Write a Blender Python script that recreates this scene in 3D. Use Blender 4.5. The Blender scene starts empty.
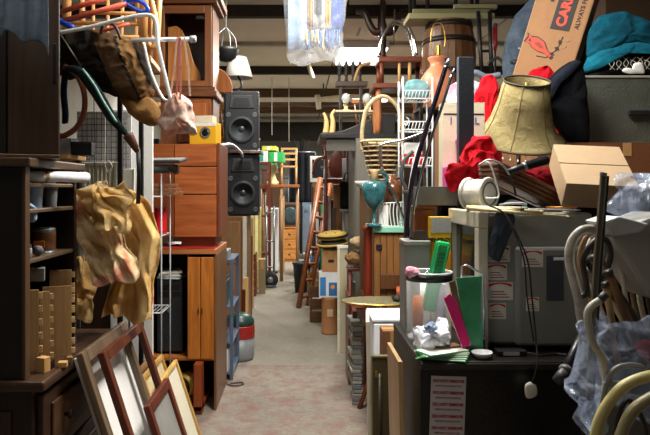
import bpy, bmesh, math, random
from mathutils import Vector, Matrix, noise, Euler
R = math.radians
def nvec(p): return Vector((noise.noise(p + Vector((11.3, 2.1, 5.7))), noise.noise(p + Vector((-4.9, 17.2, 3.3))), noise.noise(p + Vector((7.7, -9.4, 21.6)))))
random.seed(7)
scene = bpy.context.scene
COL = scene.collection
# ---------------------------------------------------------------- camera, world, exposure
F = 632.0; VX = 300.0; VY = 190.0; EYE = 1.5
cam = bpy.data.cameras.new('camera'); camo = bpy.data.objects.new('camera', cam); COL.objects.link(camo)
camo.location = (0, 0, EYE); camo.rotation_euler = (R(90), 0, 0)
cam.sensor_width = 36; cam.lens = 36 * F / 650; cam.clip_end = 200; cam.clip_start = .05
cam.shift_x = (325 - VX) / 650; cam.shift_y = -(217.5 - VY) / 650
scene.camera = camo
w = bpy.data.worlds.new('world'); scene.world = w; w.use_nodes = True
w.node_tree.nodes['Background'].inputs[0].default_value = (.75, .85, 1, 1)
w.node_tree.nodes['Background'].inputs[1].default_value = .05
vs = scene.view_settings
vs.view_transform = 'Standard'; vs.look = 'None'; vs.gamma = 1; vs.use_curve_mapping = False
vs.exposure = 0.5
CEIL = 3.45
# ceiling tubes: (x, y, watts).  The one 8.8 m away is in view; the others are unseen, added to light the stock.
LAMPS = [(.46, 2.95, 100), (.84, 8.8, 125), (-.1, 5.3, 48), (1.5, 13.0, 190), (-.7, 1.5, 8), (-2.2, 12.0, 130)]
LAMP_COL = (1.0, .95, .86)

# ---------------------------------------------------------------- pixel/metre helpers
def X(px, d): return (px - VX) * d / F
def Z(py, d): return EYE - (py - VY) * d / F
def W(px, py, d): return Vector((X(px, d), d, Z(py, d)))
def L(n, d): return n * d / F

# ---------------------------------------------------------------- materials
def C(h):
    def s(c): return c / 12.92 if c <= .04045 else ((c + .055) / 1.055) ** 2.4
    return tuple(s(int(h[i:i+2], 16) / 255) for i in (0, 2, 4)) + (1,)
MATS = {}
def _base(name):
    m = bpy.data.materials.new(name); m.use_nodes = True
    nt = m.node_tree; b = nt.nodes['Principled BSDF']
    return m, nt, b
def _n(nt, t, **kw):
    n = nt.nodes.new(t)
    for k, v in kw.items(): n.inputs[k].default_value = v
    return n
def sh(c, k): return tuple(min(1, x * k) for x in c[:3]) + (1,)
def pm(h, rough=.6, metal=0, var=.18, scale=6, bump=.15, bscale=70, h2=None, coat=0):
    key = ('pm', h, rough, metal, var, scale, bump, bscale, h2, coat)
    if key in MATS: return MATS[key]
    m, nt, b = _base('surface_' + h); c = C(h)
    tc = _n(nt, 'ShaderNodeTexCoord')
    no = _n(nt, 'ShaderNodeTexNoise', Scale=scale, Detail=6, Roughness=.65)
    nt.links.new(tc.outputs['Object'], no.inputs['Vector'])
    r = nt.nodes.new('ShaderNodeValToRGB')
    r.color_ramp.elements[0].position = .3; r.color_ramp.elements[1].position = .7
    r.color_ramp.elements[0].color = sh(c, 1 - var); r.color_ramp.elements[1].color = C(h2) if h2 else sh(c, 1 + var)
    nt.links.new(no.outputs['Fac'], r.inputs['Fac']); nt.links.new(r.outputs['Color'], b.inputs['Base Color'])
    b.inputs['Roughness'].default_value = rough; b.inputs['Metallic'].default_value = metal
    b.inputs['Coat Weight'].default_value = coat
    if bump:
        n2 = _n(nt, 'ShaderNodeTexNoise', Scale=bscale, Detail=4)
        nt.links.new(tc.outputs['Object'], n2.inputs['Vector'])
        bp = _n(nt, 'ShaderNodeBump', Strength=bump, Distance=.01)
        nt.links.new(n2.outputs['Fac'], bp.inputs['Height']); nt.links.new(bp.outputs['Normal'], b.inputs['Normal'])
    MATS[key] = m; return m
def wood(h1, h2, axis=2, rough=.42, scale=1.0, bump=.12):
    key = ('wood', h1, h2, axis, rough, scale)
    if key in MATS: return MATS[key]
    m, nt, b = _base('wood_' + h1)
    tc = _n(nt, 'ShaderNodeTexCoord'); mp = _n(nt, 'ShaderNodeMapping')
    s = [28 * scale] * 3; s[axis] = 2.2 * scale
    mp.inputs['Scale'].default_value = s
    nt.links.new(tc.outputs['Object'], mp.inputs['Vector'])
    no = _n(nt, 'ShaderNodeTexNoise', Scale=1.0, Detail=8, Roughness=.6, Distortion=.8)
    nt.links.new(mp.outputs['Vector'], no.inputs['Vector'])
    r = nt.nodes.new('ShaderNodeValToRGB')
    r.color_ramp.elements[0].position = .28; r.color_ramp.elements[1].position = .68
    r.color_ramp.elements[0].color = C(h1); r.color_ramp.elements[1].color = C(h2)
    nt.links.new(no.outputs['Fac'], r.inputs['Fac']); nt.links.new(r.outputs['Color'], b.inputs['Base Color'])
    b.inputs['Roughness'].default_value = rough
    bp = _n(nt, 'ShaderNodeBump', Strength=bump, Distance=.006)
    nt.links.new(no.outputs['Fac'], bp.inputs['Height']); nt.links.new(bp.outputs['Normal'], b.inputs['Normal'])
    MATS[key] = m; return m
def weave(h1, h2, scale=160, print_h=None, rough=.95, bump=.6):
    key = ('weave', h1, h2, scale, print_h)
    if key in MATS: return MATS[key]
    m, nt, b = _base('weave_' + h1)
    tc = _n(nt, 'ShaderNodeTexCoord')
    no = _n(nt, 'ShaderNodeTexNoise', Scale=9, Detail=7, Roughness=.7)
    nt.links.new(tc.outputs['Object'], no.inputs['Vector'])
    r = nt.nodes.new('ShaderNodeValToRGB')
    r.color_ramp.elements[0].position = .3; r.color_ramp.elements[1].position = .7
    r.color_ramp.elements[0].color = C(h1); r.color_ramp.elements[1].color = C(h2)
    nt.links.new(no.outputs['Fac'], r.inputs['Fac']); out = r.outputs['Color']
    if print_h:
        n3 = _n(nt, 'ShaderNodeTexNoise', Scale=7, Detail=2)
        nt.links.new(tc.outputs['Object'], n3.inputs['Vector'])
        r3 = nt.nodes.new('ShaderNodeValToRGB'); r3.color_ramp.elements[0].position = .56; r3.color_ramp.elements[1].position = .64
        r3.color_ramp.elements[1].color = (.6, .6, .6, 1)
        nt.links.new(n3.outputs['Fac'], r3.inputs['Fac'])
        mx = nt.nodes.new('ShaderNodeMixRGB'); mx.inputs[2].default_value = C(print_h)
        nt.links.new(r3.outputs['Color'], mx.inputs[0]); nt.links.new(out, mx.inputs[1]); out = mx.outputs[0]
    nt.links.new(out, b.inputs['Base Color']); b.inputs['Roughness'].default_value = rough
    b.inputs['Specular IOR Level'].default_value = .15
    w1 = _n(nt, 'ShaderNodeTexWave', Scale=scale, Distortion=1.0); w1.bands_direction = 'Z'
    w2 = _n(nt, 'ShaderNodeTexWave', Scale=scale, Distortion=1.0); w2.bands_direction = 'Y'
    ad = nt.nodes.new('ShaderNodeMath')
    for k, q in enumerate((w1, w2)):
        nt.links.new(tc.outputs['Object'], q.inputs['Vector']); nt.links.new(q.outputs['Fac'], ad.inputs[k])
    cr = _n(nt, 'ShaderNodeTexNoise', Scale=11, Detail=3, Distortion=1.6); nt.links.new(tc.outputs['Object'], cr.inputs['Vector'])
    b0 = _n(nt, 'ShaderNodeBump', Strength=.55, Distance=.03); nt.links.new(cr.outputs['Fac'], b0.inputs['Height'])
    bp = _n(nt, 'ShaderNodeBump', Strength=bump, Distance=.002); nt.links.new(b0.outputs['Normal'], bp.inputs['Normal'])
    nt.links.new(ad.outputs[0], bp.inputs['Height']); nt.links.new(bp.outputs['Normal'], b.inputs['Normal'])
    MATS[key] = m; return m
def film(h='e8f0f8', clear=.55, rough=.15, bump=.5):
    key = ('film', h, clear, rough)
    if key in MATS: return MATS[key]
    m, nt, b = _base('film_' + h)
    b.inputs['Base Color'].default_value = C(h); b.inputs['Roughness'].default_value = rough
    tr = nt.nodes.new('ShaderNodeBsdfTransparent'); mx = nt.nodes.new('ShaderNodeMixShader')
    mx.inputs[0].default_value = 1 - clear
    tc = _n(nt, 'ShaderNodeTexCoord'); no = _n(nt, 'ShaderNodeTexNoise', Scale=16, Detail=5, Distortion=1)
    nt.links.new(tc.outputs['Object'], no.inputs['Vector'])
    bp = _n(nt, 'ShaderNodeBump', Strength=bump, Distance=.02)
    nt.links.new(no.outputs['Fac'], bp.inputs['Height']); nt.links.new(bp.outputs['Normal'], b.inputs['Normal'])
    nt.links.new(tr.outputs[0], mx.inputs[1]); nt.links.new(b.outputs[0], mx.inputs[2])
    nt.links.new(mx.outputs[0], nt.nodes['Material Output'].inputs['Surface'])
    MATS[key] = m; return m
def glow(h, s):
    key = ('glow', h, s)
    if key in MATS: return MATS[key]
    m, nt, b = _base('glow_' + h)
    b.inputs['Base Color'].default_value = C(h); b.inputs['Emission Color'].default_value = C(h); b.inputs['Emission Strength'].default_value = s
    MATS[key] = m; return m
def chrome(h='c8ccd0', rough=.18): return pm(h, rough, 1, .05, 4, 0)
BLACK = pm('16171a', .45, var=.3); DARK = pm('241a14', .6); WHITE = pm('e6e6e2', .45, var=.06); CREAM = pm('d9d2bd', .5, var=.08)
KRAFT = pm('a5794c', .8, var=.1, scale=14, bump=.2, bscale=120); KRAFTD = pm('7d5836', .8, var=.12)
TAPE = pm('b98f5a', .25, var=.05); PAPER = pm('e9e6dc', .8, var=.05)
OAK = wood('7a3d12', 'b56a2a'); OAKH = wood('8a4a1a', 'bf7836', 0); CHERRY = wood('6b2a0e', '94461c'); CHERRYH = wood('6e2c0f', '9c4c20', 0)
WALNUT = wood('130c08', '26180f'); WALNUTH = wood('2a1a10', '4a3222', 1); PINE = wood('b98a4c', 'd9b078'); PINEH = wood('b98a4c', 'd9b078', 0)
MAHOG = wood('3a150a', '6a2a14'); MAHOGH = wood('3a150a', '6a2a14', 0)
WHITEMET = pm('eceff0', .35, .0, .04, 4, 0); STEEL = pm('8d9398', .35, .8, .15); CHROME = chrome(); BRASS = pm('c9a04a', .3, .9, .1)
GREY = pm('84878a', .55); DGREY = pm('3c3f44', .55)

# ---------------------------------------------------------------- mesh builder
class MB:
    def __init__(s): s.v = []; s.f = []; s.M = Matrix()
    def add(s, vs, fs):
        o = len(s.v); s.v += [tuple(s.M @ Vector(p)) for p in vs]; s.f += [tuple(i + o for i in f) for f in fs]; return s
    def at(s, loc=(0, 0, 0), rot=(0, 0, 0)):
        s.M = Matrix.Translation(loc) @ Euler([R(a) for a in rot]).to_matrix().to_4x4(); return s
    def box(s, x0, x1, y0, y1, z0, z1):
        p = [(x, y, z) for z in (z0, z1) for y in (y0, y1) for x in (x0, x1)]
        return s.add(p, [(0, 2, 3, 1), (4, 5, 7, 6), (0, 1, 5, 4), (2, 6, 7, 3), (0, 4, 6, 2), (1, 3, 7, 5)])
    def tube(s, pts, r, n=8, closed=False):
        P = [Vector(p) for p in pts]; m = len(P)
        rs = r if isinstance(r, (list, tuple)) else [r] * m
        vs = []; up = None
        for i in range(m):
            if closed: t = P[(i + 1) % m] - P[i - 1]
            else: t = P[min(i + 1, m - 1)] - P[max(i - 1, 0)]
            t = t.normalized() if t.length > 1e-9 else Vector((0, 0, 1))
            if up is None: up = t.orthogonal().normalized()
            up = (up - t * up.dot(t)); up = up.normalized() if up.length > 1e-6 else t.orthogonal().normalized()
            b = t.cross(up)
            for k in range(n):
                a = 2 * math.pi * k / n; vs.append(P[i] + (up * math.cos(a) + b * math.sin(a)) * rs[i])
        fs = []
        for i in range(m if closed else m - 1):
            j = (i + 1) % m
            for k in range(n):
                q = (k + 1) % n; fs.append((i * n + k, i * n + q, j * n + q, j * n + k))
        if not closed: fs += [tuple(range(n - 1, -1, -1)), tuple(range((m - 1) * n, m * n))]
        return s.add(vs, fs)
    def lathe(s, prof, n=20, sx=1, sy=1):
        vs = []; fs = []; m = len(prof)
        for r, z in prof:
            for k in range(n):
                a = 2 * math.pi * k / n; vs.append((r * math.cos(a) * sx, r * math.sin(a) * sy, z))
        for i in range(m - 1):
            for k in range(n):
                q = (k + 1) % n; fs.append((i * n + k, i * n + q, (i + 1) * n + q, (i + 1) * n + k))
        if prof[0][0] > 1e-4: fs.append(tuple(range(n - 1, -1, -1)))
        if prof[-1][0] > 1e-4: fs.append(tuple(range((m - 1) * n, m * n)))
        return s.add(vs, fs)
    def shell(s, prof, n=20, sx=1, sy=1):      # open lathe, no caps
        vs = []; fs = []; m = len(prof)
        for r, z in prof:
            for k in range(n):
                a = 2 * math.pi * k / n; vs.append((r * math.cos(a) * sx, r * math.sin(a) * sy, z))
        for i in range(m - 1):
            for k in range(n):
                q = (k + 1) % n; fs.append((i * n + k, i * n + q, (i + 1) * n + q, (i + 1) * n + k))
        return s.add(vs, fs)
    def prism(s, poly, y0, y1):                # poly in xz, extruded along y
        n = len(poly); vs = [(x, y0, z) for x, z in poly] + [(x, y1, z) for x, z in poly]
        return s.add(vs, [tuple(range(n)), tuple(range(2 * n - 1, n - 1, -1))] + [(i, i + n, (i + 1) % n + n, (i + 1) % n) for i in range(n)])
    def grid(s, fn, nu, nv, wrap=False):
        vs = [fn(i / nu, j / nv) for j in range(nv + 1) for i in range(nu + (0 if wrap else 1))]
        a = nu if wrap else nu + 1; fs = []
        for j in range(nv):
            for i in range(nu):
                q = (i + 1) % a; fs.append((j * a + i, j * a + q, (j + 1) * a + q, (j + 1) * a + i))
        return s.add(vs, fs)
    def puff(s, poly, dep, amp=.0, freq=8, seed=0, n=48, N=8):   # inflated soft outline in xz, thickness dep along y
        P = smooth(poly, n); c = sum((Vector((p[0], 0, p[1])) for p in P), Vector()) / len(P)
        rings = []
        prof = [(max(.02, math.sin(math.pi / 2 * j / N) ** .8), -math.cos(math.pi / 2 * j / N) ** .9 if j < N else 0.0) for j in range(N + 1)]
        prof = prof + [(k, -y) for k, y in prof[-2::-1]]
        for k, y in prof:
            ring = []
            for x, z in P:
                q = c + (Vector((x, 0, z)) - c) * k; q.y = y * dep / 2
                sd = Vector((seed * 7.3, seed, 0)); o = nvec(q * freq + sd) * amp + nvec(q * freq * 2.6 + sd) * amp * .55
                o.y += (abs(noise.noise(q * freq * 1.7 + sd)) - .2) * amp * 1.6 * (1 if y > 0 else -1) * -1
                ring.append(q + o)
            rings.append(ring)
        vs = [p for r in rings for p in r]; m = len(P); fs = []
        for i in range(len(rings) - 1):
            for k in range(m):
                q = (k + 1) % m; fs.append((i * m + k, i * m + q, (i + 1) * m + q, (i + 1) * m + k))
        fs += [tuple(range(m - 1, -1, -1)), tuple(range((len(rings) - 1) * m, len(rings) * m))]
        return s.add(vs, fs)
    def blob(s, rx, ry, rz, amp=.15, freq=3, seed=0, nu=28, nv=16, flat=0):
        def fn(u, v):
            a = 2 * math.pi * u; t = math.pi * (v * .998 + .001)
            d = Vector((math.sin(t) * math.cos(a), math.sin(t) * math.sin(a), math.cos(t)))
            k = 1 + amp * noise.noise(d * freq + Vector((seed * 3.1, 0, seed))) * 2
            z = d.z * rz * k
            if flat: z = max(z, -rz * flat)
            return (d.x * rx * k, d.y * ry * k, z)
        return s.grid(fn, nu, nv, True)
    def build(s, name, mat, parent=None, loc=(0, 0, 0), rot=(0, 0, 0), smooth=False, bevel=0, solid=0, sub=0):
        me = bpy.data.meshes.new(name); me.from_pydata(s.v, [], s.f); me.update()
        bm = bmesh.new(); bm.from_mesh(me); bmesh.ops.recalc_face_normals(bm, faces=bm.faces); bm.to_mesh(me); bm.free()
        o = bpy.data.objects.new(name, me); COL.objects.link(o); me.materials.append(mat)
        o.location = loc; o.rotation_euler = [R(a) for a in rot]
        if parent: o.parent = parent
        if smooth: me.polygons.foreach_set('use_smooth', [True] * len(me.polygons))
        if bevel:
            b = o.modifiers.new('bevel', 'BEVEL'); b.width = bevel; b.segments = 2; b.limit_method = 'ANGLE'
        if solid:
            b = o.modifiers.new('solid', 'SOLIDIFY'); b.thickness = solid; b.offset = 0
        if sub:
            b = o.modifiers.new('sub', 'SUBSURF'); b.levels = sub; b.render_levels = sub
        return o
def smooth(pts, n):                            # closed Catmull-Rom, n samples in all
    m = len(pts); out = []
    for i in range(n):
        t = i * m / n; k = int(t); f = t - k
        p = [Vector(pts[(k + j) % m]) for j in (-1, 0, 1, 2)]
        out.append(tuple(.5 * ((2 * p[1]) + (p[2] - p[0]) * f + (2 * p[0] - 5 * p[1] + 4 * p[2] - p[3]) * f * f + (3 * p[1] - p[0] - 3 * p[2] + p[3]) * f ** 3)))
    return out
def curve(pts, n=8):                           # open Catmull-Rom
    P = [Vector(p) for p in pts]; out = []
    for i in range(len(P) - 1):
        p = [P[max(i - 1, 0)], P[i], P[i + 1], P[min(i + 2, len(P) - 1)]]
        for k in range(n):
            f = k / n
            out.append(.5 * ((2 * p[1]) + (p[2] - p[0]) * f + (2 * p[0] - 5 * p[1] + 4 * p[2] - p[3]) * f * f + (3 * p[1] - p[0] - 3 * p[2] + p[3]) * f ** 3))
    return out + [P[-1]]
def tag(o, label, cat, group=None, kind=None):
    o['label'] = label; o['category'] = cat
    if group: o['group'] = group
    if kind: o['kind'] = kind
    return o
def thing(name, label, cat, loc=(0, 0, 0), rz=0, rx=0, ry=0, group=None):
    o = bpy.data.objects.new(name, None); COL.objects.link(o); o.empty_display_size = .05
    o.location = loc; o.rotation_euler = (R(rx), R(ry), R(rz)); return tag(o, label, cat, group)
def struct(mb, name, mat, **k):
    o = mb.build(name, mat, **k); o['kind'] = 'structure'; return o
def bx(T, name, mat, x0, x1, y0, y1, z0, z1, bevel=.003):
    return MB().box(x0, x1, y0, y1, z0, z1).build(name, mat, T, bevel=bevel)
def tb(T, name, mat, pts, r, n=8, closed=False):
    return MB().tube(pts, r, n, closed).build(name, mat, T, smooth=True)
def ln(*p): return [Vector(q) for q in p]
def lettering(T, text, mat, size, loc, rot, name='lettering', align='CENTER', bold=0.0):
    cu = bpy.data.curves.new('lettering', 'FONT'); cu.body = text; cu.size = size; cu.align_x = align; cu.align_y = 'CENTER'; cu.extrude = .0006; cu.offset = bold
    t = bpy.data.objects.new('t', cu); COL.objects.link(t)
    dg = bpy.context.evaluated_depsgraph_get(); me = bpy.data.meshes.new_from_object(t.evaluated_get(dg))
    bpy.data.objects.remove(t); me.materials.clear(); me.materials.append(mat)
    o = bpy.data.objects.new(name, me); COL.objects.link(o); o.parent = T; o.location = loc; o.rotation_euler = [R(a) for a in rot]; return o
# generic builders: local origin at base centre of the front face, x right, y away, z up
def carton(name, label, w, h, dp, loc, rz=0, rx=0, ry=0, mat=None, tape=True, cat='box', group=None, flapm=None):
    T = thing(name, label, cat, loc, rz, rx, ry, group); m = mat or KRAFT
    bx(T, 'body', m, -w/2, w/2, 0, dp, 0, h - .004)
    g = .003
    bx(T, 'flap', flapm or m, -w/2, w/2, 0, dp/2 - g, h - .004, h, .001); bx(T, 'flap', flapm or m, -w/2, w/2, dp/2 + g, dp, h - .004, h, .001)
    if tape:
        bx(T, 'tape', TAPE, -.024, .024, -.0012, .0005, h * .72, h, 0); bx(T, 'tape', TAPE, -w/2, w/2, dp/2 - .024, dp/2 + .024, h - .0002, h + .001, 0)
    return T
def pic_frame(name, label, w, h, t, dp, loc, rz, rx, ry, fm, inner=None, cat='picture frame', bars=0, group=None, innername='canvas'):
    T = thing(name, label, cat, loc, rz, rx, ry, group)   # stands in local xz plane, base centre at origin
    for a, b in ((-w/2, -w/2 + t), (w/2 - t, w/2)): bx(T, 'stile', fm, a, b, 0, dp, 0, h, .004)
    for a, b in ((0, t), (h - t, h)): bx(T, 'rail', fm, -w/2 + t, w/2 - t, 0, dp, a, b, .004)
    for k in range(bars):
        x = -w/2 + w * (k + 1) / (bars + 1); bx(T, 'glazing_bar', fm, x - .012, x + .012, .005, dp - .005, t, h - t, .002)
    if inner: bx(T, innername, inner, -w/2 + t, w/2 - t, dp * .55, dp * .8, t, h - t, 0)
    return T
def board(name, label, w, h, t, loc, mat, rz=0, rx=0, ry=0, cat='board', group=None, batten=True):
    T = thing(name, label, cat, loc, rz, rx, ry, group)
    bx(T, 'panel', mat, -w/2, w/2, 0, t, 0, h, .003)
    if batten:
        bx(T, 'edge_strip', mat, -w/2 - .004, -w/2, -.003, t + .003, 0, h, .001); bx(T, 'edge_strip', mat, w/2, w/2 + .004, -.003, t + .003, 0, h, .001)
    return T
def can(name, label, r, h, loc, body, lab, lid, cat='can', group=None):
    T = thing(name, label, cat, loc, group=group)
    MB().lathe([(r, 0), (r * 1.03, .002), (r * .98, .006), (r * .98, h - .006), (r * 1.03, h - .003), (r, h)], 24).build('body', body, T, smooth=False)
    MB().shell([(r * 1.0, h * .12), (r * 1.0, h * .85)], 24).build('paper_label', lab, T, smooth=True)
    MB().lathe([(r * .9, h - .001), (r * .9, h + .003)], 24).build('lid', lid, T)
    return T
def shelf_unit(name, label, x0, x1, y0, y1, zs, mat, post=.03, cat='shelf', t=.022, z0=0, ztop=None, boardm=None, group=None):
    T = thing(name, label, cat, ((x0 + x1)/2, y0, z0), group=group); hw = (x1 - x0)/2; dp = y1 - y0; zt = (ztop or max(zs)) - z0
    for a in (-hw, hw - post):
        for b in (0, dp - post): bx(T, 'post', mat, a, a + post, b, b + post, 0, zt, .002)
    for z in zs: bx(T, 'shelf_board', boardm or mat, -hw + .001, hw - .001, .001, dp - .001, z - z0 - t, z - z0, .002)
    return T
def book(T_unused, name, label, w, h, t, loc, rz, rx, ry, cov, cat='book', group=None):
    T = thing(name, label, cat, loc, rz, rx, ry, group)      # lies flat: w along x, h along y, t along z
    bx(T, 'cover', cov, -w/2, w/2, 0, h, 0, .002, .0005); bx(T, 'cover', cov, -w/2, w/2, 0, h, t - .002, t, .0005)
    bx(T, 'spine', cov, -w/2 - .001, -w/2 + .002, 0, h, 0, t, .0005); bx(T, 'pages', PAPER, -w/2 + .003, w/2 - .003, .003, h - .003, .002, t - .002, 0)
    return T

# ---------------------------------------------------------------- the room
def floor_mat():
    m, nt, b = _base('concrete_floor'); tc = _n(nt, 'ShaderNodeTexCoord')
    big = _n(nt, 'ShaderNodeTexNoise', Scale=1.3, Detail=9, Roughness=.7); fine = _n(nt, 'ShaderNodeTexNoise', Scale=24, Detail=8, Roughness=.75)
    for q in (big, fine): nt.links.new(tc.outputs['Object'], q.inputs['Vector'])
    r = nt.nodes.new('ShaderNodeValToRGB'); e = r.color_ramp.elements
    e[0].position = .3; e[0].color = C('5c5850'); e[1].position = .7; e[1].color = C('979184')
    mixn = nt.nodes.new('ShaderNodeMath'); mixn.operation = 'MULTIPLY_ADD'; mixn.inputs[1].default_value = .5; 
    nt.links.new(fine.outputs['Fac'], mixn.inputs[0])
    half = nt.nodes.new('ShaderNodeMath'); half.operation = 'MULTIPLY'; half.inputs[1].default_value = .5
    nt.links.new(big.outputs['Fac'], half.inputs[0]); nt.links.new(half.outputs[0], mixn.inputs[2])
    nt.links.new(mixn.outputs[0], r.inputs['Fac'])
    # worn red paint up to a straight joint across the aisle
    sp = nt.nodes.new('ShaderNodeSeparateXYZ'); nt.links.new(tc.outputs['Object'], sp.inputs[0])
    lt = nt.nodes.new('ShaderNodeMath'); lt.operation = 'LESS_THAN'; lt.inputs[1].default_value = 5.42; nt.links.new(sp.outputs['Y'], lt.inputs[0])
    n3 = _n(nt, 'ShaderNodeTexNoise', Scale=7, Detail=9, Roughness=.8); nt.links.new(tc.outputs['Object'], n3.inputs['Vector'])
    r3 = nt.nodes.new('ShaderNodeValToRGB'); r3.color_ramp.elements[0].position = .44; r3.color_ramp.elements[1].position = .62
    nt.links.new(n3.outputs['Fac'], r3.inputs['Fac'])
    mu = nt.nodes.new('ShaderNodeMath'); mu.operation = 'MULTIPLY'; nt.links.new(r3.outputs['Color'], mu.inputs[0]); nt.links.new(lt.outputs[0], mu.inputs[1])
    m2 = nt.nodes.new('ShaderNodeMath'); m2.operation = 'MULTIPLY'; m2.inputs[1].default_value = .72; nt.links.new(mu.outputs[0], m2.inputs[0])
    mx = nt.nodes.new('ShaderNodeMixRGB'); mx.inputs[2].default_value = C('70403a'); nt.links.new(m2.outputs[0], mx.inputs[0]); nt.links.new(r.outputs['Color'], mx.inputs[1])
    nt.links.new(mx.outputs[0], b.inputs['Base Color']); b.inputs['Roughness'].default_value = .55
    bp = _n(nt, 'ShaderNodeBump', Strength=.15, Distance=.01); nt.links.new(fine.outputs['Fac'], bp.inputs['Height']); nt.links.new(bp.outputs['Normal'], b.inputs['Normal'])
    return m
XL, XR, YB, YF = -3.2, 4.2, -2.5, 19.0
struct(MB().box(XL - .1, XR + .1, YB, YF + .1, -.1, 0), 'floor', floor_mat())
WALLM = pm('9a978f', .85, var=.15, scale=1.5)
struct(MB().box(XL - .1, XL, YB, YF, 0, CEIL), 'wall_left', WALLM)
struct(MB().box(XR, XR + .1, YB, YF, 0, CEIL), 'wall_right', WALLM)
struct(MB().box(XL - .1, XR + .1, YF, YF + .1, 0, CEIL), 'wall_far', pm('a5a39c', .85, var=.12, scale=1))
struct(MB().box(XL - .1, XR + .1, YB - .1, YB, 0, CEIL), 'wall_near', WALLM)
ceil = struct(MB().box(XL - .1, XR + .1, YB, YF + .1, CEIL + .02, CEIL + .14), 'ceiling', pm('5f5a52', .9, var=.2, scale=.8))
PAN = [pm('e2dccf', .9, var=.06, scale=2), pm('d8d2c5', .9, var=.06, scale=2), pm('e6e0d3', .9, var=.06, scale=2)]
ys = [4.2, 6.7, 8.35, 10.0, 12.2, 14.6, 16.8, 19.0]
for i in range(len(ys) - 1):
    for k in range(4):
        x0 = XL + k * 1.85; bx(ceil, 'ceiling_panel', PAN[(i + k) % 3], x0 + .012, x0 + 1.838, ys[i] + .05, ys[i + 1] - .05, CEIL, CEIL + .021, 0)
DK = pm('2c2622', .8); BR = wood('3f2c1c', '63472c', 0)
for i, (y, hh, mm) in enumerate([(4.2, .14, DK), (6.7, .12, DK), (8.35, .05, pm('b9b5aa', .7)), (10.0, .12, DK), (12.2, .16, BR), (14.6, .18, BR)]):
    struct(MB().box(XL, XR, y - .05, y + .05, CEIL - hh, CEIL + .02), 'trim_%d' % (i + 1), mm)
struct(MB().box(XL, XR, 16.75, 17.0, 2.82, 3.3), 'trim_7', pm('25211e', .8))
struct(MB().box(XL, XR, 16.7, 17.02, 3.3, 3.36), 'trim_8', pm('b0aca2', .7))
struct(MB().box(XL, XR, 12.0, 12.1, CEIL - .36, CEIL - .28), 'trim_9', BR)
for i, (x, y, e) in enumerate(LAMPS):
    T = thing('ceiling_light', ['added unseen ceiling fixture nearest above the fringed lamp', 'bright fluorescent ceiling fixture beyond the upturned dark chair', 'added unseen ceiling fixture over the loudspeakers', 'added unseen ceiling fixture over the television chest', 'added unseen ceiling fixture between dresser and black cabinet', 'added unseen ceiling fixture over the light brown cupboard'][i], 'ceiling light', (x, y, CEIL), group='fluorescent ceiling lights')
    ww = .66; ll = 1.1
    bx(T, 'housing', WHITEMET, -ww/2, ww/2, -ll/2, ll/2, -.09, 0, .01)
    bx(T, 'diffuser', glow('fffaf0', 3.2), -ww/2 + .02, ww/2 - .02, -ll/2 + .02, ll/2 - .02, -.105, -.09, .004)
    la = bpy.data.lights.new('tube_light', 'AREA'); la.shape = 'RECTANGLE'; la.size = ww; la.size_y = ll; la.energy = e; la.color = LAMP_COL
    lo = bpy.data.objects.new('tube_light', la); COL.objects.link(lo); lo.location = (0, 0, -.15); lo.parent = T
def PP(pts, cx, cy, d): return [(L(x - cx, d), L(cy - y, d)) for x, y in pts]
def P3(pts, cx, cy, d): return [Vector((L(p[0] - cx, d), p[2] if len(p) > 2 else 0, L(cy - p[1], d))) for p in pts]
# ================================================================ LEFT SIDE, NEAR
# dark dresser, drawers towards the aisle
XD = -.83; DT = .892
T = thing('dresser', 'near-black wooden dresser with carved drawers, standing under the dark open hutch', 'dresser', (XD, 2.0, 0))
bx(T, 'body', WALNUT, -.62, -.025, .02, .76, .08, DT - .035, .004)
bx(T, 'plinth', WALNUT, -.6, -.01, .05, .75, 0, .08, .004)
bx(T, 'top', WALNUTH, -.65, .02, 0, .78, DT - .035, DT, .01)
bx(T, 'side_panel', wood('241610', '3d281b'), -.56, -.09, .008, .022, .14, DT - .1, .006)
for r in range(3):
    for c in range(1):
        z0 = .1 + r * .25; y0 = .05
        D = bx(T, 'drawer', wood('2a1a11', '4a3020', 1), -.026, -.002, y0, y0 + .68, z0, z0 + .235, .006)
        bx(D, 'carved_panel', wood('3a2416', '5e3f28', 1), -.003, .008, y0 + .06, y0 + .62, z0 + .045, z0 + .19, .01)
        for q in (.16, .52): MB().at((.006, y0 + q, z0 + .118), (0, 90, 0)).lathe([(.006, 0), (.008, .012), (.016, .02), (.014, .03), (.004, .034)], 12).build('knob', wood('20130c', '3a2618'), D, smooth=True)
# hutch on the dresser, open towards the aisle
HX = -.885
T = thing('hutch', 'dark open-fronted hutch with three shelves, standing on the near-black dresser', 'hutch', (HX, 2.02, DT))
HH = 1.604 - DT
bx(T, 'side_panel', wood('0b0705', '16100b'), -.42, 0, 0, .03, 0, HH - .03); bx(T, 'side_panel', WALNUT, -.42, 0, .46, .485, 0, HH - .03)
bx(T, 'back_panel', WALNUT, -.435, -.42, 0, .485, 0, HH - .03); bx(T, 'top_board', wood('3a2a1e', '54402e', 1), -.435, .03, -.02, .5, HH - .03, HH, .006)
for z in (1.524, 1.437, 1.27): bx(T, 'shelf_board', wood('4a3a2c', '6a5540', 1), -.42, -.005, .03, .46, z - DT - .014, z - DT)
bx(T, 'face_strip', wood('3d2a1c', '5a402c'), -.004, .008, -.002, .035, 0, HH - .03)
def hutchloc(px, z, d): return (X(px, d), d, z)
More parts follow.
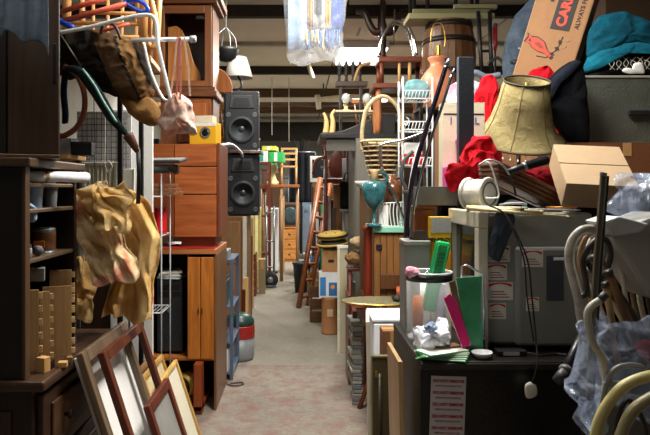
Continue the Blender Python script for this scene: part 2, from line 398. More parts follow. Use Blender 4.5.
# rolled drawings and flat papers on the top shelf
T = thing('paper_roll', 'white rolled paper lying on the upper hutch shelf', 'paper roll', (-.93, 2.12, 1.528), 62)
MB().at((0, 0, .0), (0, 90, 0)).lathe([(.016, 0), (.019, .002), (.019, .3), (.016, .302)], 18).build('roll', pm('d8dbe2', .7), T, loc=(-.02, 0, .019), smooth=True)
MB().at((0, 0, 0), (0, 90, 0)).lathe([(.0197, .1), (.0197, .115)], 18).build('rubber_band', pm('8a6a3a', .7), T, loc=(-.02, 0, .019))
T = thing('paper_stack', 'loose white papers and a clear-sided box on the upper hutch shelf', 'papers', (-.97, 2.3, 1.526), 10)
for k in range(5): bx(T, 'sheet', pm('dcdce0', .8), -.06 + .004 * k, .06, -.05, .09 - .006 * k, k * .007, k * .007 + .004, 0)
# two tubs
for (px, d, wd, h, m_, lb, lidc) in ((33, 2.2, .056, .075, film('a9c3dc', .25, .3), 'pale blue plastic tub on the middle hutch shelf', 'bcd2e6'), (49, 2.32, .05, .072, pm('6f7276', .5), 'grey plastic tub on the middle hutch shelf', '909499')):
    T = thing('plastic_tub', lb, 'tub', (X(px, d), d, 1.4375), 12)
    a, b = wd/2, wd/2 * .86
    prof = [(b, 0), (b * 1.02, .004), (a, h * .9), (a * 1.1, h * .92), (a * 1.1, h)]
    MB().lathe(prof, 20).build('body', m_, T, loc=(0, .03, 0), smooth=False)
    MB().lathe([(a * 1.12, h), (a * 1.12, h + .005), (a * .9, h + .006)], 20).build('lid', pm(lidc, .4), T, loc=(0, .03, 0))
def rag(name, label, pts, cx, cy, d, dep, mat, amp=.008, freq=20, seed=0, cat='cloth', group=None, n=40, rz=0):
    o = MB().puff(PP(pts, cx, cy, d), dep, amp, freq, seed, n).build(name, mat, None, W(cx, cy, d), (0, 0, rz), smooth=True, sub=1)
    return tag(o, label, cat, group)
rag('blue_rag', 'crumpled pale blue rag hanging off the middle hutch shelf', [(24, 205), (30, 203), (38, 210), (36, 220), (30, 221), (28, 214), (23, 212)], 30, 212, 2.16, .03, weave('8fb2dd', 'c6d8ee', 300), .006, 40)
T = can('coffee_can', 'metal coffee can with a dark label on the lower hutch shelf', L(11.5, 2.3), L(24, 2.3), (X(44, 2.33), 2.33, 1.271), STEEL, pm('2a1a12', .4, var=.4, scale=30, h2='7a4a20'), STEEL)
bx(T, 'orange_print', pm('d8862a', .5), -.02, .02, -.0445, -.0425, .02, .045, .002)
for px, d, r_, h_, hx, lb in ((29, 2.12, .010, .045, 'c9ccd0', 'small clear jar beside the coffee can'), (24.5, 2.1, .009, .035, '8c8f94', 'small grey jar beside the coffee can')):
    T = thing('jar', lb, 'jar', (X(px, d), d, 1.271))
    MB().lathe([(r_, 0), (r_, h_ * .7), (r_ * .7, h_ * .8)], 14).build('glass_body', film(hx, .3), T, smooth=True)
    MB().lathe([(r_ * .8, h_ * .78), (r_ * .8, h_), (r_ * .6, h_ * 1.02)], 14).build('lid', DGREY, T)
o = MB().blob(.018, .018, .018, .05, 3).build('rubber_ball', pm('55565a', .7), None, (X(38, 2.2), 2.2, 1.289), smooth=True); tag(o, 'grey ball in front of the coffee can', 'ball')
# dovetailed planks on the dresser top
def dove(label, w, h, t, loc, rz, rx, n):
    T = thing('dovetail_plank', label, 'plank', loc, rz, rx, 0, 'dovetailed drawer planks on the dresser')
    bx(T, 'plank', wood('8d6a44', 'b8925f'), -w/2, w/2, 0, t, 0, h, .001)
    for k in range(n):
        z = h * (k + .3) / n; bx(T, 'dovetail_tooth', wood('a98456', 'cfae7c'), w/2, w/2 + .012, .001, t - .001, z, z + h / n * .5, .001)
    return T
dove('tall pale dovetailed plank leaning in the hutch, beside its dark side panel', .05, .27, .014, (X(31, 2.12), 2.12, DT), 25, -4, 6)
dove('wide pale dovetailed plank leaning in the open hutch', .10, .255, .014, (X(57, 2.30), 2.3, DT), 20, -6, 7)
dove('narrow pale dovetailed plank standing between two wider planks', .035, .25, .014, (X(45, 2.22), 2.22, DT), 30, -3, 6)
dove('dovetailed plank standing behind the others in the hutch', .08, .30, .014, (X(60, 2.42), 2.42, DT), 15, -3, 7)
T = carton('small_carton', 'small grey box resting on the dovetailed planks', .07, .045, .05, (X(35, 2.2), 2.19, DT + .29), 20, mat=pm('7d7a72', .7), tape=False)
for k, (px, d, a, b, lb) in enumerate(((40, 2.1, .035, .05, 'small wood block at the front of the dresser top'), (48, 2.14, .02, .03, 'dark wood offcut on the dresser top'), (62, 2.16, .03, .018, 'long wood offcut lying on the dresser top'), (70, 2.22, .02, .02, 'tiny wood offcut by the picture frames'))):
    o = MB().box(-a/2, a/2, 0, .03, 0, b).box(-a/2 - .004, -a/2, .006, .02, .004, b * .6).build('wood_offcut', [PINE, WALNUT, PINE, wood('70563a', '94744c')][k], None, (X(px, d), d, DT), (0, 0, 15 * k - 20), bevel=.002)
    tag(o, lb, 'wood offcut')
# dark wall cabinet on the hutch
T = thing('cabinet', 'dark brown wooden cabinet with a flat door, on top of the hutch', 'cabinet', (X(60, 2.1), 2.1, 1.605), 22)
bx(T, 'body', wood('1b120d', '2c1e16'), -.34, 0, .02, .36, 0, 1.05, .004)
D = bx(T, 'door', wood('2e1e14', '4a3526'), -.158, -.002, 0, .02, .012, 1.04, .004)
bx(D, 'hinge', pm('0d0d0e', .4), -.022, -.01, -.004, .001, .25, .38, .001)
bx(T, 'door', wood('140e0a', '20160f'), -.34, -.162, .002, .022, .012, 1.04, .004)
bx(T, 'base_moulding', wood('4a3422', '6b4e34', 0), -.34, .0, -.01, .03, 0, .012, .003)
# grey-blue shirt hanging over that door
def shirt(u, v):
    px = -4 + 50 * u + 4 * v; bot = 38 + 22 * max(0, (u - .55) / .45) ** 1.5 - 6 * math.sin(u * 9)
    py = -30 + (bot + 30) * v
    return Vector((L(px - 20, 1.93), .012 * math.sin(u * 14 + v * 2) - .008 * v, L(0 - py, 1.93)))
o = MB().grid(shirt, 30, 16).build('hanging_shirt', weave('4a5866', '7a8a9a', 260), None, W(20, 0, 1.93), smooth=True, solid=.004, sub=1)
tag(o, 'slate blue shirt hanging over the dark cabinet door', 'shirt')
def strip(u, v): return Vector((L(-3 + 7 * u, 2.83) + .004 * math.sin(v * 9), .012 * math.sin(u * 6), -v * .30))
o = MB().grid(strip, 8, 16).build('hanging_scarf', weave('1b2a42', '2c3f5e', 260), None, (X(64, 2.82), 2.822, 2.095), smooth=True, solid=.006, sub=1); tag(o, 'navy blue scarf hanging beside the dark cabinet', 'scarf')

# open steel rack behind the dresser
RX0, RX1, RY0, RY1 = -1.55, -.80, 2.84, 3.24
T = shelf_unit('steel_rack', 'open black steel rack carrying the bag, umbrella and wooden chair', RX0, RX1, RY0, RY1, (.35, 1.08), pm('121315', .45, .3), .022, 'rack', .02, ztop=2.1, boardm=pm('241c17', .7))
for k in range(6): bx(T, 'top_slat', pm('121315', .45, .3), -(RX1 - RX0)/2, (RX1 - RX0)/2, k * .074, k * .074 + .03, 2.085, 2.1, .002)
bx(T, 'cross_rail', pm('121315', .45, .3), -(RX1 - RX0)/2, (RX1 - RX0)/2, 0, .018, 1.46, 1.482)
# things on the rack's middle shelf
T = thing('white_board', 'glaring white panel standing behind the black steel rack', 'board', (X(132, 3.34), 3.36, 0))
bx(T, 'panel', pm('f4f5f4', .4, var=.03), -.12, .105, 0, .015, 0, Z(112, 3.36), .002); bx(T, 'rim', WHITEMET, -.125, .11, -.004, .016, Z(112, 3.36), Z(112, 3.36) + .012, .002)
T = thing('wire_grid_panel', 'white board ruled with a black wire grid, standing behind the steel rack', 'grid panel', (X(108, 3.29), 3.29, .69))
bx(T, 'backing', pm('f0f1f0', .5, var=.03), -.16, .12, .006, .012, .82, 1.22, .001)
for k in range(12): tb(T, 'wire', pm('3a3d42', .4), ln((-.16 + k * .0254, 0, .80), (-.16 + k * .0254, 0, 1.22)), .0018, 5)
for k in range(14): tb(T, 'wire', pm('3a3d42', .4), ln((-.16, -.002, .82 + k * .03), (.12, -.002, .82 + k * .03)), .0018, 5)
bx(T, 'leg', STEEL, -.155, -.145, 0, .01, -.69, .82, 0); bx(T, 'leg', STEEL, .105, .115, 0, .01, -.69, .82, 0)
T = thing('louver_shutter', 'grey louvered shutter standing in front of the wire grid', 'shutter', (X(98, 2.95), 2.94, 1.081), -8, -2)
lm = pm('a7a698', .6)
bx(T, 'stile', lm, -.09, -.07, 0, .025, 0, .55); bx(T, 'stile', lm, .07, .09, 0, .025, 0, .55); bx(T, 'rail', lm, -.07, .07, 0, .025, .53, .55); bx(T, 'rail', lm, -.07, .07, 0, .025, 0, .03)
for k in range(7): MB().at((-.06 + k * .02, .012, 0), (0, 0, 40)).box(-.013, .013, -.003, .003, .03, .53).build('louver', pm('bdbbaa', .6), T)
board('grey_shutter', 'plain pale grey panel standing beside the louvered shutter', .11, .52, .02, (X(122, 3.0), 2.98, 1.081), pm('b3b3aa', .6), 4, -2)
# little shelf with black box
T = thing('bracket_shelf', 'short pine shelf board fixed to the steel rack', 'shelf', (-1.02, 2.62, 1.63)); bx(T, 'board', PINEH, -.14, .06, 0, .22, 0, .018, .002)
bx(T, 'bracket', BLACK, -.12, -.1, .19, .222, -.12, 0, .002); bx(T, 'bracket', BLACK, .02, .04, .19, .222, -.12, 0, .002)
T = carton('black_box', 'small black box on the short pine shelf', .085, .055, .08, (X(81, 2.66), 2.66, 1.648), 8, mat=BLACK, tape=False)
T = carton('grey_carton', 'grey and white carton beside the small black box', .055, .07, .07, (X(65, 2.66), 2.66, 1.648), -5, mat=pm('9aa0a8', .6), tape=False)
# brown bentwood hoop
arc = P3([(64, 66), (76, 74), (84, 92), (84, 112), (77, 127), (66, 135), (60, 136)], 72, 136, 2.63)
o = MB().tube(curve(arc, 6), .012, 10).build('bentwood_arm', wood('4a2212', '7a3d20'), None, W(72, 136, 2.63), smooth=True); tag(o, 'brown bentwood chair arm curving beside the dark cabinet', 'chair arm')
# garment bag, dark and brown
GB = (105, 110, 2.74)
T = thing('garment_bag', 'black and brown garment bag slumped on top of the steel rack', 'bag', W(105, 110, 2.72))
mb = MB().puff(PP([(62, 36), (85, 33), (118, 36), (136, 44), (148, 64), (154, 84), (150, 100), (138, 106), (122, 98), (100, 88), (80, 76), (62, 74)], *GB), .2, .016, 12, 2, 200, 26)
def split(mb, pred):
    out = []
    for want in (True, False):
        m2 = MB(); m2.v = mb.v; m2.f = [f for f in mb.f if pred(sum((Vector(mb.v[i]) for i in f), Vector()) / len(f)) == want]
        idx = sorted({i for f in m2.f for i in f}); mp = {i: k for k, i in enumerate(idx)}; m2.v = [mb.v[i] for i in idx]; m2.f = [tuple(mp[i] for i in f) for f in m2.f]; out.append(m2)
    return out
def bagx(p): return 105 + p.x * F / 2.74 - .42 * (110 - p.z * F / 2.74 - 40)
pn, rest = split(mb, lambda p: 98 < bagx(p) < 116); pn2, rest = split(rest, lambda p: 119 < bagx(p) < 132)
pn.build('brown_panel', weave('3c2a1a', '5c4228', 240), T, smooth=True); pn2.build('brown_panel', weave('5e4226', '86643c', 240), T, smooth=True); rest.build('bag_body', weave('120e0b', '231b13', 240), T, smooth=True)
tb(T, 'handle', pm('1a120c', .6), curve(P3([(108, 40, -.1), (112, 30, -.11), (122, 33, -.11), (128, 46, -.11)], *GB), 6), .006)
tb(T, 'zip', pm('7a7468', .4, .6), P3([(68, 38, -.1), (90, 72, -.105)], *GB), .0025)
MB().puff(PP([(120, 96), (150, 98), (160, 118), (150, 126), (128, 112)], *GB), .12, .01, 12, 8).build('folded_end', weave('6a4a28', '9a7444', 240), T, smooth=True, sub=1)
# folded umbrella
T = thing('umbrella', 'folded dark umbrella with a teal edge hanging from the steel rack', 'umbrella', W(138, 152, 2.56))
c = (138, 152, 2.56)
MB().tube(curve(P3([(66, 68), (80, 72), (96, 92), (112, 118), (126, 134), (134, 145)], *c), 5), [.010 + .013 * math.sin(math.pi * min(1, k / 20)) for k in range(26)], 10).build('canopy', weave('0e1716', '1c2a27', 260), T, smooth=True)
MB().tube(curve(P3([(84, 70, -.018), (96, 86, -.021), (106, 104, -.02), (118, 123, -.018)], *c), 5), .006, 6).build('teal_edge', pm('6fa09a', .5), T, smooth=True)
MB().tube(curve(P3([(128, 135), (134, 145), (138, 152)], *c), 4), [.022, .021, .02, .018, .017, .015, .013, .012, .01], 10).build('handle', wood('3a1c10', '5e3018'), T, smooth=True)
tb(T, 'shaft', BLACK, P3([(138, 150), (139, 175), (138, 204)], *c), .009)
# string with a loop
o = MB().tube(curve(P3([(105, 61), (105, 113), (105, 140), (105, 165), (109, 172), (112, 166), (108, 160)], 105, 172, 2.86), 6), .0025, 6).build('hanging_string', pm('e8e6de', .7), None, W(105, 172, 2.86) , smooth=True); tag(o, 'white looped string hanging under the steel rack', 'string')
o = MB().tube(curve(P3([(94, 61), (94, 112), (95, 140), (94, 185)], 95, 185, 2.87), 6), .002, 6).build('hanging_wire', BLACK, None, W(95, 185, 2.87), smooth=True); tag(o, 'thin black wire hanging in front of the grid', 'wire')
# upturned wooden chair on top of rack
T = thing('slat_chair', 'pale wooden slatted chair laid upside down on the steel rack', 'chair', (X(112, 3.0), 2.88, 2.1), 4)
bw = wood('b07a3c', 'dca868')
bx(T, 'seat', wood('8a5a2c', 'b47c44', 0), -.2, .2, .06, .36, .0, .03, .006)
for x, y in ((-.18, .08), (.18, .08), (-.18, .34), (.18, .34)): tb(T, 'leg', bw, ln((x, y, .03), (x * 1.12, y * 1.05, .55)), [.017, .014], 10)
for q in (.18, .3): tb(T, 'stretcher', bw, ln((-.19, .08, q), (.19, .08, q)), .010)
for q in (.18, .3): tb(T, 'stretcher', bw, ln((-.19, .34, q), (.19, .34, q)), .010)
for k in range(5): tb(T, 'spindle', bw, ln((-.14 + .07 * k, .36, .015), (-.15 + .075 * k, .40, .42)), .009)
for px_, lab in ((66, 'pale wooden pole upright behind the coral frame'), (143, 'pale wooden pole upright beside the blue handle')):
    o = MB().tube(ln((0, 0, 0), (.005, .0, .3), (.02, .02, .7)), [.018, .02, .014], 10).build('wooden_pole', bw, None, (X(px_, 2.87), 2.87, 2.101), smooth=True); tag(o, lab, 'pole')
o = MB().tube(curve(P3([(138, 0), (140, 20), (148, 44), (154, 46), (157, 30), (150, -4)], 140, 58, 2.95), 6), .014, 10).build('wooden_hoop', bw, None, W(140, 58, 2.95), smooth=True); tag(o, 'pale bent wooden hoop behind the white garment rack', 'hoop')
# coral folding frame with blue ends
T = thing('beach_lounger', 'coral tubular folding frame with blue plastic ends on the steel rack', 'folding frame', W(95, 28, 2.74))
c = (95, 28, 2.74); cor = pm('e0634a', .4); blu = pm('1f4fd0', .3, var=.1)
tb(T, 'tube', cor, P3([(60, 12), (112, -4)], *c), .011, 12); tb(T, 'tube', cor, P3([(66, 22, -.02), (128, 5, -.02)], *c), .012, 12); tb(T, 'tube', pm('c9543c', .45), P3([(84, 32, .05), (126, 21, .05)], *c), .008, 10)
tb(T, 'handle', blu, curve(P3([(122, 6, -.02), (132, 1, -.02), (144, 4, -.02), (149, 11, -.02), (143, 13, -.02), (134, 9, -.02), (126, 4, -.02)], *c), 5), .009, 10)
tb(T, 'end_cap', blu, curve(P3([(60, 22, -.02), (66, 24, -.02), (74, 29, -.02)], *c), 4), .014, 10)
# white tubular garment rack with ribbons
T = thing('garment_rack', 'white tubular garment rack with a capped towel bar and ribbons', 'garment rack', W(165, 110, 2.59))
c = (165, 110, 2.59)
tb(T, 'frame_tube', WHITEMET, curve(P3([(58, 33), (90, 27), (125, 18), (148, 15), (156, 22), (158, 45), (166, 80), (171, 100)], *c), 6), .008, 10)
tb(T, 'frame_tube', WHITEMET, curve(P3([(140, 38, .05), (148, 70, .05), (160, 96, .05), (171, 100, .0)], *c), 5), .006, 8)
tb(T, 'towel_bar', WHITEMET, P3([(130, 39, .02), (193, 38, .02)], *c), .009, 12); tb(T, 'end_cap', pm('b9bcc0', .4), P3([(189, 38, .02), (195, 38, .02)], *c), .014, 12)
for k, (a, b) in enumerate((((177, 37), (170, 98)), ((180, 37), (180, 100)), ((184, 37), (190, 96)), ((179, 37), (176, 100)))):
    q = P3([a, ((a[0] + b[0])/2 + 1, 66), b], *c); m_ = MB()
    for i in range(2):
        s_, e_ = q[i], q[i + 1]; m_.add([s_ + Vector((-.004, .005, 0)), s_ + Vector((.004, .005, 0)), e_ + Vector((.004, .0, 0)), e_ + Vector((-.004, 0, 0))], [(0, 1, 2, 3)])
    m_.build('ribbon', [pm('e8b8a8', .6), pm('d98a78', .6), pm('e6c4b4', .6), pm('c8705e', .6)][k], T, solid=.0015)
rag('patterned_cloth', 'cream and brown patterned cloth bundled below the pink ribbons', [(164, 108), (174, 94), (186, 96), (192, 110), (196, 128), (190, 136), (176, 132), (166, 134), (158, 124)], 176, 130, 2.62, .11, weave('9a4a30', 'fff2e4', 120, 'd86a50'), .018, 22, 3, n=48)

# burlap sacks over the cross rail
def burlap(name, label, fn, nu, nv, loc, mat, seed):
    def g(u, v):
        p = Vector(fn(u, v)); o_ = nvec(Vector((u * 4.2, v * 3.6, seed))) * .034 + nvec(Vector((u * 8, v * 4, seed + 5))) * .010; o_.y -= .06 * abs(noise.noise(Vector((u * 5 - v * 2.2, v * 2.4 + u, seed + 9)))) + .012 * abs(noise.noise(Vector((u * 12, v * 5, seed + 3))))
        return p + o_
    o = MB().grid(g, nu, nv).build(name, mat, None, loc, smooth=True, solid=.005, sub=1); return tag(o, label, 'sack', 'burlap sacks on the steel rack')
B1 = weave('dba552', 'ffe2a6', 330, None, bump=.45); B2 = weave('e4b878', 'fff0cc', 330, 'd03a28', bump=.45)
d = 2.70
def lerp(a, b, t): return a + (b - a) * t
def poly(pts, v):
    t = v * (len(pts) - 1); k = min(int(t), len(pts) - 2); f = t - k; f = f * f * (3 - 2 * f) if False else f
    return (lerp(pts[k][0], pts[k + 1][0], f), lerp(pts[k][1], pts[k + 1][1], f))
def sackfn(left, right, cx, cy, d, fold, nf, bulge, ph):
    def fn(u, v):
        a = poly(left, v); b = poly(right, v); px = lerp(a[0], b[0], u); py = lerp(a[1], b[1], u)
        y = -bulge * math.sin(math.pi * min(1, u * 1.02)) * (.4 + .6 * v) - fold * (.35 + .65 * v) * (math.sin(nf * 2 * math.pi * u + ph + 1.4 * v) + .45 * math.sin(nf * 4.6 * math.pi * u + 2 * ph))
        return (L(px - cx, d), y, L(cy - py, d))
    return fn
burlap('burlap_sack', 'large tan burlap sack draped over the rack, hanging to the picture frames', sackfn([(98, 196), (106, 212), (111, 245), (113, 275), (110, 300), (106, 316)], [(126, 192), (147, 208), (160, 240), (154, 272), (156, 300), (152, 322)], 125, 322, 2.78, .022, 2.6, .05, .6), 64, 52, W(125, 322, 2.72), B1, 1.0)
burlap('burlap_sack', 'burlap sack with faded red print, draped in front of the larger sack', sackfn([(66, 192), (70, 212), (76, 236), (88, 262), (100, 284)], [(104, 186), (112, 214), (126, 236), (138, 258), (134, 276)], 100, 284, 2.62, .014, 1.5, .05, .2), 60, 48, W(100, 284, 2.60), B2, 4.0)
burlap('burlap_sack', 'shadowed burlap sack end bunched between hutch and rack', sackfn([(64, 256), (62, 276), (68, 296), (78, 304)], [(90, 262), (98, 280), (94, 300), (90, 322)], 80, 322, 2.6, .014, 1.6, .03, 1.1), 26, 22, W(80, 322, 2.62), B1, 8.0)
burlap('burlap_sack', 'small twisted burlap sack tied over the printed sack', sackfn([(80, 190), (84, 200), (92, 216), (104, 232)], [(122, 186), (134, 196), (134, 212), (128, 228)], 105, 232, 2.66, .016, 1.8, .05, 2.1), 30, 24, W(105, 232, 2.57), B1, 12.0)
rag('brown_paper_bag', 'crumpled brown paper bag hanging at the hutch corner', [(66, 192), (74, 196), (76, 214), (72, 232), (66, 226), (64, 206)], 70, 232, 2.52, .04, pm('b06a44', .7, var=.3, scale=20), .01, 26)
# little plants / wire bits hanging under sacks
# ------------------------------------------------ picture frames leaning on the dresser (planes along the aisle)
def lean(name, label, d0, d1, ztop, tilt, xtop, fm, inner, t=.05, dp=.025, cat='picture frame', **k):
    ln_ = d1 - d0; h = ztop / math.cos(R(tilt)); xb = xtop
    return pic_frame(name, label, ln_, h, t, dp, (xb, (d0 + d1)/2, .0), 90, -tilt, 0, fm, inner, cat, **k)
AGED = wood('4a3a2c', '7a6650'); REDW = wood('3c180e', '64301c'); YELW = wood('a8803e', 'd8b468')
lean('stretched_canvas', 'blank white canvas leaning behind the window sashes', 2.26, 2.8, .90, 18, -.50, pm('dfdfdc', .7), pm('e8e8e6', .8, var=.04), .02, .02, 'canvas')
lean('window_sash', 'weathered grey-brown window sash leaning on the dresser, white canvas behind it', 2.21, 2.76, .93, 18, -.46, AGED, None, .045, .026, 'window frame')
lean('window_sash', 'reddish brown window sash standing outermost of the leaning sashes', 2.30, 2.86, .91, 18, -.42, REDW, None, .042, .026, 'window frame')
lean('framed_picture', 'dark red framed picture low among the leaning sashes', 2.46, 2.84, .66, 18, -.375, MAHOG, pm('8d8c88', .5), .04, .025)
lean('framed_picture', 'brown framed mirror leaning on the rack beside the sashes', 2.88, 3.26, .63, 18, -.575, wood('5a3c22', '84603a'), pm('8a7a64', .3), .03, .02)
lean('framed_picture', 'thin gold framed picture behind the cream picture', 2.98, 3.4, .62, 18, -.538, wood('8a6a34', 'b8924e'), pm('c5b48e', .7), .025, .02)
lean('framed_picture', 'pale cream picture in a yellow wood frame, at the aisle side', 3.05, 3.52, .56, 18, -.503, YELW, pm('d5d0bc', .7, var=.05), .022, .022)
for k, (d0, xo, h, mt, lb) in enumerate(((2.10, -.70, .64, AGED, 'weathered narrow slat leaning on the dresser drawers'), (2.17, -.68, .62, wood('55402c', '7d6448'), 'brown narrow slat leaning on the dresser drawers'), (2.13, -.57, .48, wood('3a2a1e', '5c4632'), 'short dark slat leaning on the dresser drawers'))):
    board('loose_slat_board', lb, .05, h, .015, (xo + .08, d0, 0), mt, 90, -14, 0, 'slat', batten=False)
# ================================================================ LEFT SIDE, MIDDLE: desk, drawer chest, china hutch
d = 4.3
T = thing('desk', 'brown wooden desk with a tall oak door, carrying the drawer chest', 'desk', (X(182, 4.3), 4.3, 0))
def lx(px, dd=4.3): return X(px, dd) - X(182, 4.3)
ZT = Z(249, 4.3); ZS = Z(357, 4.3)
bx(T, 'top', wood('8a4e22', 'b87a40', 0), lx(148), lx(216.5), -.02, .62, ZT - .035, ZT, .006)
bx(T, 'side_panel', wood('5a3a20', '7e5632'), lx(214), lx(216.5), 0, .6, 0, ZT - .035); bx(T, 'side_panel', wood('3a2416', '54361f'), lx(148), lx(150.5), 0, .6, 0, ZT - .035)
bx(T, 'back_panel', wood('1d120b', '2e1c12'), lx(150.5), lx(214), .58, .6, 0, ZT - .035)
bx(T, 'shelf_board', OAKH, lx(150.5), lx(214), 0, .58, ZS - .025, ZS)
bx(T, 'partition', OAK, lx(187), lx(189), .02, .58, ZS, ZT - .035)
for a, b in ((188, 200.6), (201.2, 214)): 
    D = bx(T, 'door', wood('8a4812', 'bf7628'), lx(a), lx(b), -.02, .0, ZS - .01, Z(257, 4.3), .004)
    bx(D, 'handle', pm('2a1a10', .4), lx(b - 2 if a == 188 else a + 1), lx(b - 1.2 if a == 188 else a + 1.8), -.03, -.02, .66, .70, .002)
bx(T, 'foot_panel', CHERRY, lx(196), lx(204), -.1, .0, .03, ZS - .026); bx(T, 'foot_shelf', CHERRYH, lx(152), lx(204), -.1, .58, .03, .06)
bx(T, 'foot_panel', CHERRY, lx(150.5), lx(153), -.05, .58, .0, ZS - .026); bx(T, 'plinth', CHERRYH, lx(152), lx(204), -.085, .0, 0, .03)
DX = X(182, 4.3)
T = thing('computer_tower', 'black plastic computer tower standing on the desk shelf', 'computer', (X(171, 4.38), 4.38, ZS + .001))
bx(T, 'case', pm('17181b', .35), -.10, .085, 0, .42, .012, .52, .012); bx(T, 'front_panel', pm('24262a', .25), -.095, .08, -.012, .0, .02, .51, .006)
for z in (.40, .45): bx(T, 'drive_bay', pm('0e0f10', .3), -.08, .065, -.016, -.011, z, z + .035, .002)
for x in (-.09, .07): bx(T, 'foot', BLACK, x - .01, x + .01, .02, .4, 0, .012, 0)
MB().at((-.01, -.014, .3), (90, 0, 0)).lathe([(.012, 0), (.012, .004), (.008, .005)], 14).build('power_button', STEEL, T)
for k, (lb, hx) in enumerate((('teal magazine on top of the computer tower', '3f8b8e'), ('white magazine on the teal one', 'd5d7d6'), ('grey folded newspaper topmost on the computer tower', 'a5a8a6'))):
    book(None, 'magazine', lb, .16 - .01 * k, .2, .018, (X(168 + 2 * k, 4.36), 4.36, ZS + .521 + .019 * k), -8 + 12 * k, 0, 0, pm(hx, .5), 'magazine')
T = thing('round_speaker', 'yellow round speaker with a black cone in the desk foot', 'speaker', (X(182, 4.36), 4.36, .061), -18)
MB().at((0, .0, .085), (90, 0, 0)).lathe([(.062, -.14), (.078, -.12), (.084, -.03), (.084, .0), (.066, .008)], 24).build('housing', pm('c9a94a', .5), T, smooth=True)
MB().at((0, -.008, .085), (90, 0, 0)).lathe([(.066, .0), (.062, .004), (.03, -.018), (.012, -.02)], 24).build('cone', pm('101113', .6), T, smooth=True)
MB().at((0, -.005, .085), (90, 0, 0)).lathe([(.02, -.012), (.014, -.004), (.004, 0)], 16).build('dust_cap', DGREY, T, smooth=True)
bx(T, 'stand', pm('8a7434', .6), -.05, .05, .02, .12, 0, .03)
# red runner on desk + drawer chest
T = thing('table_runner', 'red fringed runner lying on the desk top', 'runner', (X(190, 4.34), 4.29, ZT)); rd = weave('8a1c14', 'b83024', 260)
bx(T, 'cloth', rd, -.18, .175, .0, .3, .0005, .004, 0)
for k in range(22): bx(T, 'fringe', rd, -.175 + k * .016, -.168 + k * .016, -.012, .001, .0005, .003, 0)
T = thing('drawer_chest', 'cherry brown chest of drawers on a pedestal, stacked on the desk', 'chest of drawers', (X(187, 4.42), 4.42, ZT + .004))
def lx2(px): return X(px, 4.42) - X(187, 4.42)
zc = lambda py: Z(py, 4.42) - ZT - .004
bx(T, 'pedestal', CHERRYH, lx2(180), lx2(214), .05, .42, 0, zc(237), .004)
bx(T, 'body', CHERRY, lx2(146), lx2(219), .02, .5, zc(237), zc(144), .004)
bx(T, 'side_panel', wood('5a2810', '783c1c'), lx2(217), lx2(219.6), .0, .5, zc(237), zc(143), .003)
for a, b in ((144, 166), (167, 194), (195, 237)): bx(T, 'drawer', wood('7e3c18', 'aa5e2c', 0), lx2(174.5), lx2(216.5), -.002, .02, zc(b), zc(a), .003)
bx(T, 'drawer', wood('70350f', '9a5424', 0), lx2(146.5), lx2(173.8), -.002, .02, zc(160), zc(144), .003)
bx(T, 'panel_door', wood('5a260e', '7a3a18'), lx2(146.5), lx2(173.8), .0, .02, zc(237), zc(161), .003)
ZC = Z(144, 4.42)
# china hutch
T = thing('china_hutch', 'brown wooden china hutch with an open framed door, on the drawer chest', 'hutch', (X(190, 4.62), 4.62, ZC))
def lx3(px): return X(px, 4.62) - X(190, 4.62)
zh = lambda py: Z(py, 4.62) - ZC
hw_ = wood('4e2810', '74431f'); hwh = wood('4e2810', '74431f', 0)
bx(T, 'base', hw_, lx3(160), lx3(213), .02, .36, 0, zh(94)); bx(T, 'base_door', wood('6e3416', '96521f'), lx3(178), lx3(211), .0, .02, .03, zh(98), .004)
bx(T, 'raised_panel', wood('7c3e1a', 'a25c28'), lx3(183), lx3(206), -.01, .0, .07, zh(103), .008)
bx(T, 'waist_moulding', hwh, lx3(157), lx3(217), -.03, .38, zh(97), zh(91), .008); bx(T, 'waist_moulding', hwh, lx3(158), lx3(215), -.015, .38, zh(91), zh(87), .004)
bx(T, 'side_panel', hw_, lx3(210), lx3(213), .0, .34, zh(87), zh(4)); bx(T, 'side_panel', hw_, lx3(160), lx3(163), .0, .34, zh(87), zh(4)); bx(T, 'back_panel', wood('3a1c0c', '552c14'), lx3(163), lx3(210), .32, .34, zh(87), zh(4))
for a, b in ((160.5, 165), (205, 212)): bx(T, 'door_stile', wood('66381a', '8e5628'), lx3(a), lx3(b), -.02, .0, zh(87), zh(6), .004)
bx(T, 'door_rail', wood('66381a', '8e5628', 0), lx3(165), lx3(205), -.02, .0, zh(87), zh(81), .004); bx(T, 'door_rail', wood('66381a', '8e5628', 0), lx3(165), lx3(205), -.02, 0, zh(14), zh(6), .004)
bx(T, 'crown_moulding', hwh, lx3(156), lx3(218), -.05, .38, zh(5), zh(1), .006); bx(T, 'crown_moulding', hwh, lx3(153), lx3(221), -.08, .4, zh(1), zh(-6), .008)
bx(T, 'lock', BLACK, lx3(196.5), lx3(204), -.024, -.019, zh(20), zh(16.5), .001)
